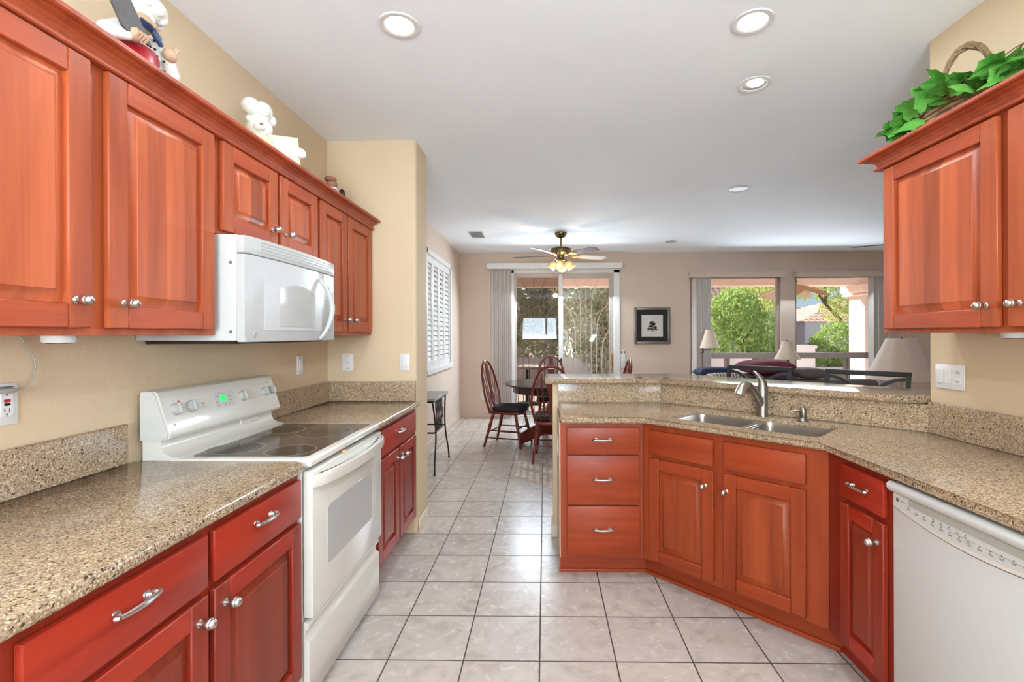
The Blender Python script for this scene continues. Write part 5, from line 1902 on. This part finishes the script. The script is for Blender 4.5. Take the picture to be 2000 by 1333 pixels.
et = thing('side_table', 'small pale side table under the big pleated lamp', 'table', (3.37, 4.60, 0))
MB().box(-0.28, 0.28, -0.28, 0.28, 0.50, 0.53, b=0.004).build('tabletop', M['white'], et)
for sx in (-1, 1):
    for sy in (-1, 1):
        MB().box(sx * 0.25 - 0.02, sx * 0.25 + 0.02, sy * 0.25 - 0.02, sy * 0.25 + 0.02, 0, 0.499).build('leg', M['white'], et)
l3 = thing('table_lamp', 'big pinkish pleated lamp shade behind the right bar stool', 'lamp', (3.37, 4.60, 0.531))
MB().lathe([(0, 0), (0.09, 0), (0.09, 0.015), (0.04, 0.03), (0.02, 0.07), (0.012, 0.15), (0.012, 0.78), (0, 0.78)], 20).build('base', M['cream'], l3)
bell_shade(0.122, 0.290, 0.385, 10, 1.0, M['shade2'], l3, 0.795)
MB().lathe([(0.0, 0.78), (0.012, 0.785), (0.012, 0.80), (0.005, 0.806), (0, 0.812)], 12).build('finial', M['mark'], l3)

# ------------------------------------------------------------------ outside: porch, walls, houses, trees
struct('ground_patio', MB().box(-8, 12, 8.1, 14.0, -0.12, -0.03), M['conc'])
struct('ground_yard', MB().box(-30, 45, 14.0, 60, -0.15, -0.06), M['conc'])
ps = MB()
ps.box(-6, 9, 8.1, 11.2, 2.84, 2.95)
ps.box(-6, 9, 10.8, 11.2, 2.46, 2.84)
struct('porch_ceiling', ps, M['stucco'])
cl = MB()
cl.box(7.06, 7.62, 10.72, 11.28, -0.03, 2.22)
cl.box(6.96, 7.72, 10.62, 11.38, 2.22, 2.27, b=0.01)
cl.prism([(6.93, 10.60), (7.75, 10.60), (7.75, 11.40), (6.93, 11.40)], 2.27, 2.459, bb=0.06)
struct('porch_column', cl, M['stucco'])
gw = MB()
gw.box(-4, 5.9, 13.8, 13.95, -0.12, 0.72)
gw.box(6.6, 14, 13.8, 13.95, -0.12, 0.42)
struct('garden_wall', gw, M['gstucco'])
struct('garden_pillar', MB().box(6.72, 7.35, 13.2, 13.75, -0.1, 0.98).box(6.68, 7.39, 13.16, 13.79, 0.98, 1.06, b=0.01), M['gstucco'])

# porch fan with palm-leaf blades
pfan = thing('porch_fan', 'outdoor porch fan with broad tan palm-leaf blades', 'ceiling fan', (4.78, 9.40, 2.84))
MB().lathe([(0, -0.001), (0.07, -0.001), (0.05, -0.05), (0.015, -0.06), (0.015, -0.39), (0.09, -0.41), (0.12, -0.46), (0.08, -0.51), (0, -0.52)], 24).build('motor', M['brass'], pfan)
for k in range(5):
    T = Matrix.Rotation(math.radians(35 + 72 * k), 4, 'Z') @ Matrix.Translation((0, 0, -0.47)) @ Matrix.Rotation(math.radians(24), 4, 'Y') @ Matrix.Rotation(math.radians(16), 4, 'X')
    b = MB()
    b.prism([(0.14, -0.03), (0.25, -0.12), (0.40, -0.17), (0.55, -0.15), (0.66, -0.07), (0.70, 0.0), (0.66, 0.07), (0.55, 0.15), (0.40, 0.17), (0.25, 0.12), (0.14, 0.03)], -0.006, 0.006, bt=0.003, M=T)
    b.tube([(0.08, 0, 0), (0.18, 0, 0), (0.6, 0, 0.008)], 0.010, 6, M=T)
    b.build('blade', M['palmleaf'], pfan)

# iron security gate outside the patio door
gt = thing('security_gate', 'wrought iron security gate with arched bars outside the patio door', 'gate', (0, 8.20, 0))
for (cx, hw) in ((-0.19, 0.42), (0.70, 0.42)):
    MB().box(cx - hw - 0.03, cx - hw, -0.015, 0.015, -0.025, 2.40).build('post', M['alum'], gt)
    MB().box(cx + hw, cx + hw + 0.03, -0.015, 0.015, -0.025, 2.40).build('post', M['alum'], gt)
    MB().box(cx - hw, cx + hw, -0.015, 0.015, 2.36, 2.40).build('top_bar', M['alum'], gt)
    MB().box(cx - hw, cx + hw, -0.015, 0.015, 0.02, 0.06).build('bottom_bar', M['alum'], gt)
    MB().tube([(cx, 0, 0.05), (cx, 0, 2.37)], 0.007, 6).build('bar', M['bar'], gt)
    for s in (-1, 1):
        MB().tube([(cx + s * 0.24, 0, 2.37), (cx + s * 0.16, 0, 2.22), (cx + s * 0.11, 0, 2.05), (cx + s * 0.09, 0, 1.85), (cx + s * 0.09, 0, 0.05)], 0.007, 6).build('bar', M['bar'], gt)
        MB().tube([(cx + s * 0.40, 0, 1.92), (cx + s * 0.27, 0, 1.78), (cx + s * 0.20, 0, 1.60), (cx + s * 0.18, 0, 1.40), (cx + s * 0.18, 0, 0.05)], 0.007, 6).build('bar', M['bar'], gt)
        MB().tube([(cx + s * 0.40, 0, 1.46), (cx + s * 0.32, 0, 1.33), (cx + s * 0.28, 0, 1.16), (cx + s * 0.27, 0, 1.0), (cx + s * 0.27, 0, 0.05)], 0.007, 6).build('bar', M['bar'], gt)

# patio furniture
pt = thing('patio_table', 'round pale patio table outside the left half of the patio door', 'table', (-0.35, 9.7, -0.03))
MB().lathe([(0, 0.73), (0.50, 0.73), (0.51, 0.745), (0.50, 0.76), (0, 0.76)], 40).build('tabletop', M['lgrey'], pt)
MB().lathe([(0, 0), (0.26, 0), (0.26, 0.02), (0.05, 0.06), (0.04, 0.70), (0.12, 0.729), (0, 0.729)], 24).build('pedestal', M['iron'], pt)
bc = thing('patio_bench', 'low pale bench outside the window, under stacked cushions', 'bench', (4.92, 8.75, -0.03))
MB().box(-0.42, 0.42, -0.26, 0.26, 0.38, 0.43, b=0.01).build('seat', M['alum'], bc)
for sx in (-1, 1):
    for sy in (-1, 1):
        MB().box(sx * 0.36 - .02, sx * 0.36 + .02, sy * 0.2 - .02, sy * 0.2 + .02, 0.0, 0.379).build('leg', M['alum'], bc)
labs = ['lowest grey cushion of the stack on the patio bench', 'middle grey cushion of the stack on the patio bench', 'topmost darker cushion of the stack on the patio bench']
for k in range(3):
    tag(MB().box(-0.38, 0.40, -0.24, 0.24, 0, 0.098, b=0.035, seg=3).build('patio_cushion', M['lgrey'] if k < 2 else M['blindg'], loc=(4.95, 8.75, 0.402 + 0.1 * k)), labs[k], 'cushion', 'stacked patio cushions')
b = MB()
rnd = random.Random(9)
for i in range(16):
    b.ell((rnd.uniform(-.08, .08), rnd.uniform(-.12, .12), rnd.uniform(0.04, .26)), (rnd.uniform(.04, .08), rnd.uniform(.05, .09), rnd.uniform(.03, .05)), 10, 6, rot=(rnd.random(), rnd.random(), rnd.random()))
tag(b.build('crumpled_cloth', M['pinkw'], loc=(4.46, 8.60, 0.41)), 'crumpled pink and white cloth at the left of the cushion stack', 'cloth')

# houses


def roof_mat():
    t = NT('clay_roof_tile')
    tc = t.n('TexCoord')
    sp = t.n('SeparateXYZ')
    t.l(tc.outputs['Object'], sp.inputs[0])
    n_ = t.noise(t.coords((1.2, 1.2, 3)), 2.0, 3)
    w_ = t.n('TexWave', bands_direction='X')
    w_.inputs['Scale'].default_value = 1.1
    t.l(t.coords(), w_.inputs['Vector'])
    z_ = t.math('FRACT', t.math('MULTIPLY', sp.outputs[2], 5.5))
    f = t.math('ADD', t.math('MULTIPLY', w_.outputs['Fac'], 0.4), t.math('ADD', t.math('MULTIPLY', n_, 0.35), t.math('MULTIPLY', t.math('GREATER_THAN', z_, 0.25), 0.25)))
    t.base(t.ramp(f, [(0.2, lin(122, 92, 80)), (0.5, lin(196, 156, 136)), (0.85, lin(224, 196, 178))]))
    return t.set(0.85)


M['rooftile'] = roof_mat()


def house(name, label, x0, x1, y0, y1, ze, zr, wins=()):
    r = thing(name, label, 'house', ((x0 + x1) / 2, (y0 + y1) / 2, -0.1))
    hx, hy = (x1 - x0) / 2, (y1 - y0) / 2
    MB().box(-hx, hx, -hy, hy, 0, ze + 0.1).build('wall', M['gstucco'], r)
    b = MB()
    e = 0.45
    A = [(-hx - e, -hy - e, ze + .1), (hx + e, -hy - e, ze + .1), (hx + e, hy + e, ze + .1), (-hx - e, hy + e, ze + .1)]
    k = min(hx, hy)
    T1, T2 = (-hx + k, 0, zr + .1), (hx - k, 0, zr + .1)
    if hy > hx:
        T1, T2 = (0, -hy + k, zr + .1), (0, hy - k, zr + .1)
    v = [b.bm.verts.new(p) for p in A]
    u = [b.bm.verts.new(p) for p in (T1, T2)]
    if hy > hx:
        for q in ((v[0], v[1], u[0]), (v[1], v[2], u[1], u[0]), (v[2], v[3], u[1]), (v[3], v[0], u[0], u[1])):
            b.bm.faces.new(q)
    else:
        for q in ((v[0], v[1], u[1], u[0]), (v[1], v[2], u[1]), (v[2], v[3], u[0], u[1]), (v[3], v[0], u[0])):
            b.bm.faces.new(q)
    b.bm.faces.new(v[::-1])
    b.build('roof', M['rooftile'], r, angle=None)
    for (wx, wz, ww, wh) in wins:
        MB().box(wx - ww / 2, wx + ww / 2, -hy - 0.05, -hy + 0.02, wz - wh / 2, wz + wh / 2, b=0.02).build('window', M['mark'], r)
    return r


house('neighbour_house', 'grey stucco house with clay tile roof seen past the porch column', 13.4, 26.0, 25.0, 34.0, 2.0, 3.5, ((-1.6, 1.75, 0.7, 0.8),))
house('neighbour_house', 'tile-roofed house behind the big green bush', 1.5, 12.0, 24.0, 31.0, 2.6, 5.4)


def foliage(b, clusters, n, size, rnd, m=0):
    """leaf quads in the shells of several ellipsoids"""
    tot = sum(c[1][0] * c[1][2] for c in clusters)
    for (c, r) in clusters:
        k = int(n * r[0] * r[2] / tot)
        for i in range(k):
            d = Vector((rnd.gauss(0, 1), rnd.gauss(0, 1), rnd.gauss(0, 1))).normalized()
            q = rnd.uniform(0.55, 1.0) ** 0.5 * rnd.uniform(0.88, 1.06)
            p = Vector((c[0] + d.x * r[0] * q, c[1] + d.y * r[1] * q, c[2] + d.z * r[2] * q))
            s = size * rnd.uniform(0.6, 1.3)
            R = Euler((rnd.uniform(0, 6.3), rnd.uniform(0, 6.3), rnd.uniform(0, 6.3))).to_matrix()
            a, e = R @ Vector((s, 0, 0)), R @ Vector((0, s * 0.34, 0))
            vs = [b.bm.verts.new(p - a), b.bm.verts.new(p - e), b.bm.verts.new(p + a), b.bm.verts.new(p + e)]
            f = b.bm.faces.new(vs)
            f.material_index = m


def tree(name, label, loc, clusters, n, size, mat, trunk, seed, cat='tree', group='trees and bushes beyond the patio'):
    r = thing(name, label, cat, loc, 0, group)
    rnd = random.Random(seed)
    b = MB()
    foliage(b, clusters, n, size, rnd)
    b.build('foliage', mat, r, angle=None, fixn=False)
    t = MB()
    for pts, r0, r1 in trunk:
        t.tube(pts, [r0 + (r1 - r0) * i / (len(pts) - 1) for i in range(len(pts))], 8)
    t.build('trunk', M['bark'], r)
    return r


tr1 = [([(0, 0, 0), (0.05, 0, 0.6), (0.0, 0.1, 1.2), (-0.2, 0, 1.8)], 0.12, 0.04), ([(0.03, 0, 0.5), (0.4, 0.1, 1.1), (0.7, 0.1, 1.6)], 0.08, 0.03)]
tree('garden_bush', 'big bright green bush filling the left living room window', (6.0, 15.6, -0.06),
     [((0.0, 0, 1.65), (1.15, 0.9, 1.15)), ((-0.8, 0, 1.3), (0.9, 0.8, 1.1)), ((0.9, 0.2, 1.4), (0.9, 0.8, 0.95)), ((0.2, 0, 2.2), (0.8, 0.7, 0.75)), ((1.2, 0.2, 0.7), (0.8, 0.7, 0.7)), ((-0.4, -0.2, 0.6), (1.2, 0.7, 0.6))], 9000, 0.085, M['leafg'], tr1, 1, 'bush')
tree('shade_tree', 'airy yellow-green tree with a leaning trunk beside the porch column', (10.8, 17.4, -0.06),
     [((-1.6, 0, 3.4), (1.5, 1.2, 0.8)), ((-0.4, 0, 4.2), (1.8, 1.4, 0.9)), ((0.3, 0.2, 3.0), (1.2, 1.2, 1.0)), ((-2.6, 0.2, 2.95), (1.0, 0.9, 0.7)), ((-0.2, 0, 2.3), (0.7, 0.7, 0.6))], 7000, 0.075, M['leafy'],
     [([(0.5, 0, 0), (0.35, 0, 0.9), (-0.05, 0, 1.75), (-0.75, 0, 2.5), (-1.3, 0, 3.3), (-1.9, 0, 3.8)], 0.09, 0.03), ([(-0.75, 0, 2.5), (-0.75, 0, 3.2), (-0.9, 0, 3.9)], 0.05, 0.02)], 2)
tree('garden_bush', 'small lime green bush low beside the porch column', (8.75, 14.6, -0.06),
     [((0.0, 0, 1.05), (0.72, 0.6, 0.75)), ((-0.45, 0, 0.75), (0.5, 0.5, 0.6)), ((0.3, 0, 0.5), (0.6, 0.5, 0.55))], 4200, 0.07, M['leafg'], [([(0, 0, 0), (0.02, 0, 0.8)], 0.05, 0.02)], 3, 'bush')
tree('yellow_tree', 'yellow-green tree between the two living room windows', (8.6, 20.6, -0.06),
     [((0, 0, 2.9), (1.1, 0.9, 1.2)), ((0.2, 0, 1.8), (1.0, 0.9, 1.1)), ((0.4, 0, 3.9), (0.9, 0.8, 0.8))], 4500, 0.085, M['leafy'], [([(0, 0, 0), (0.0, 0, 1.6), (0.1, 0, 2.8)], 0.12, 0.04)], 4)
tree('olive_tree', 'grey-green olive tree outside the right half of the patio door', (1.35, 13.0, -0.06),
     [((0.0, 0, 1.9), (0.95, 0.8, 1.1)), ((0.25, 0, 2.7), (0.9, 0.8, 0.7)), ((0.3, 0, 1.1), (0.8, 0.7, 0.8)), ((-0.5, 0.2, 2.4), (0.8, 0.7, 0.8)), ((0.9, 0.2, 2.0), (0.9, 0.8, 1.2))], 9000, 0.075, M['leafo'],
     [([(0, 0, 0), (0.05, 0, 0.8), (0.2, 0, 1.6)], 0.10, 0.04)], 5)
tree('olive_tree', 'darker olive tree outside the left half of the patio door', (-1.0, 14.6, -0.06),
     [((0.0, 0, 2.2), (1.5, 0.9, 1.2)), ((0.7, 0, 1.3), (0.9, 0.8, 0.9)), ((-0.8, 0.2, 1.2), (0.9, 0.7, 1.0)), ((1.0, 0.2, 2.6), (0.9, 0.8, 0.8)), ((0.3, 0, 3.0), (1.4, .9, .7))], 8000, 0.09, M['leafo'],
     [([(0, 0, 0), (0.05, 0, 0.9), (0.2, 0, 1.8)], 0.12, 0.05)], 6)
tree('tall_hedge', 'tall dark green hedge far beyond the olive trees', (1.2, 19.5, -0.06),
     [((-3.0, 0, 1.9), (1.6, 0.8, 2.1)), ((-0.5, 0, 2.1), (1.6, 0.8, 2.3)), ((1.9, 0, 2.0), (1.4, 0.8, 2.2)), ((3.2, 0, 1.5), (1.1, 0.8, 1.7))], 9000, 0.12, M['leafo'], [([(-3, 0, 0), (-3, 0, 1.5)], .08, .04), ([(0, 0, 0), (0, 0, 1.5)], .08, .04), ([(2, 0, 0), (2, 0, 1.5)], .08, .04)], 7, 'hedge')
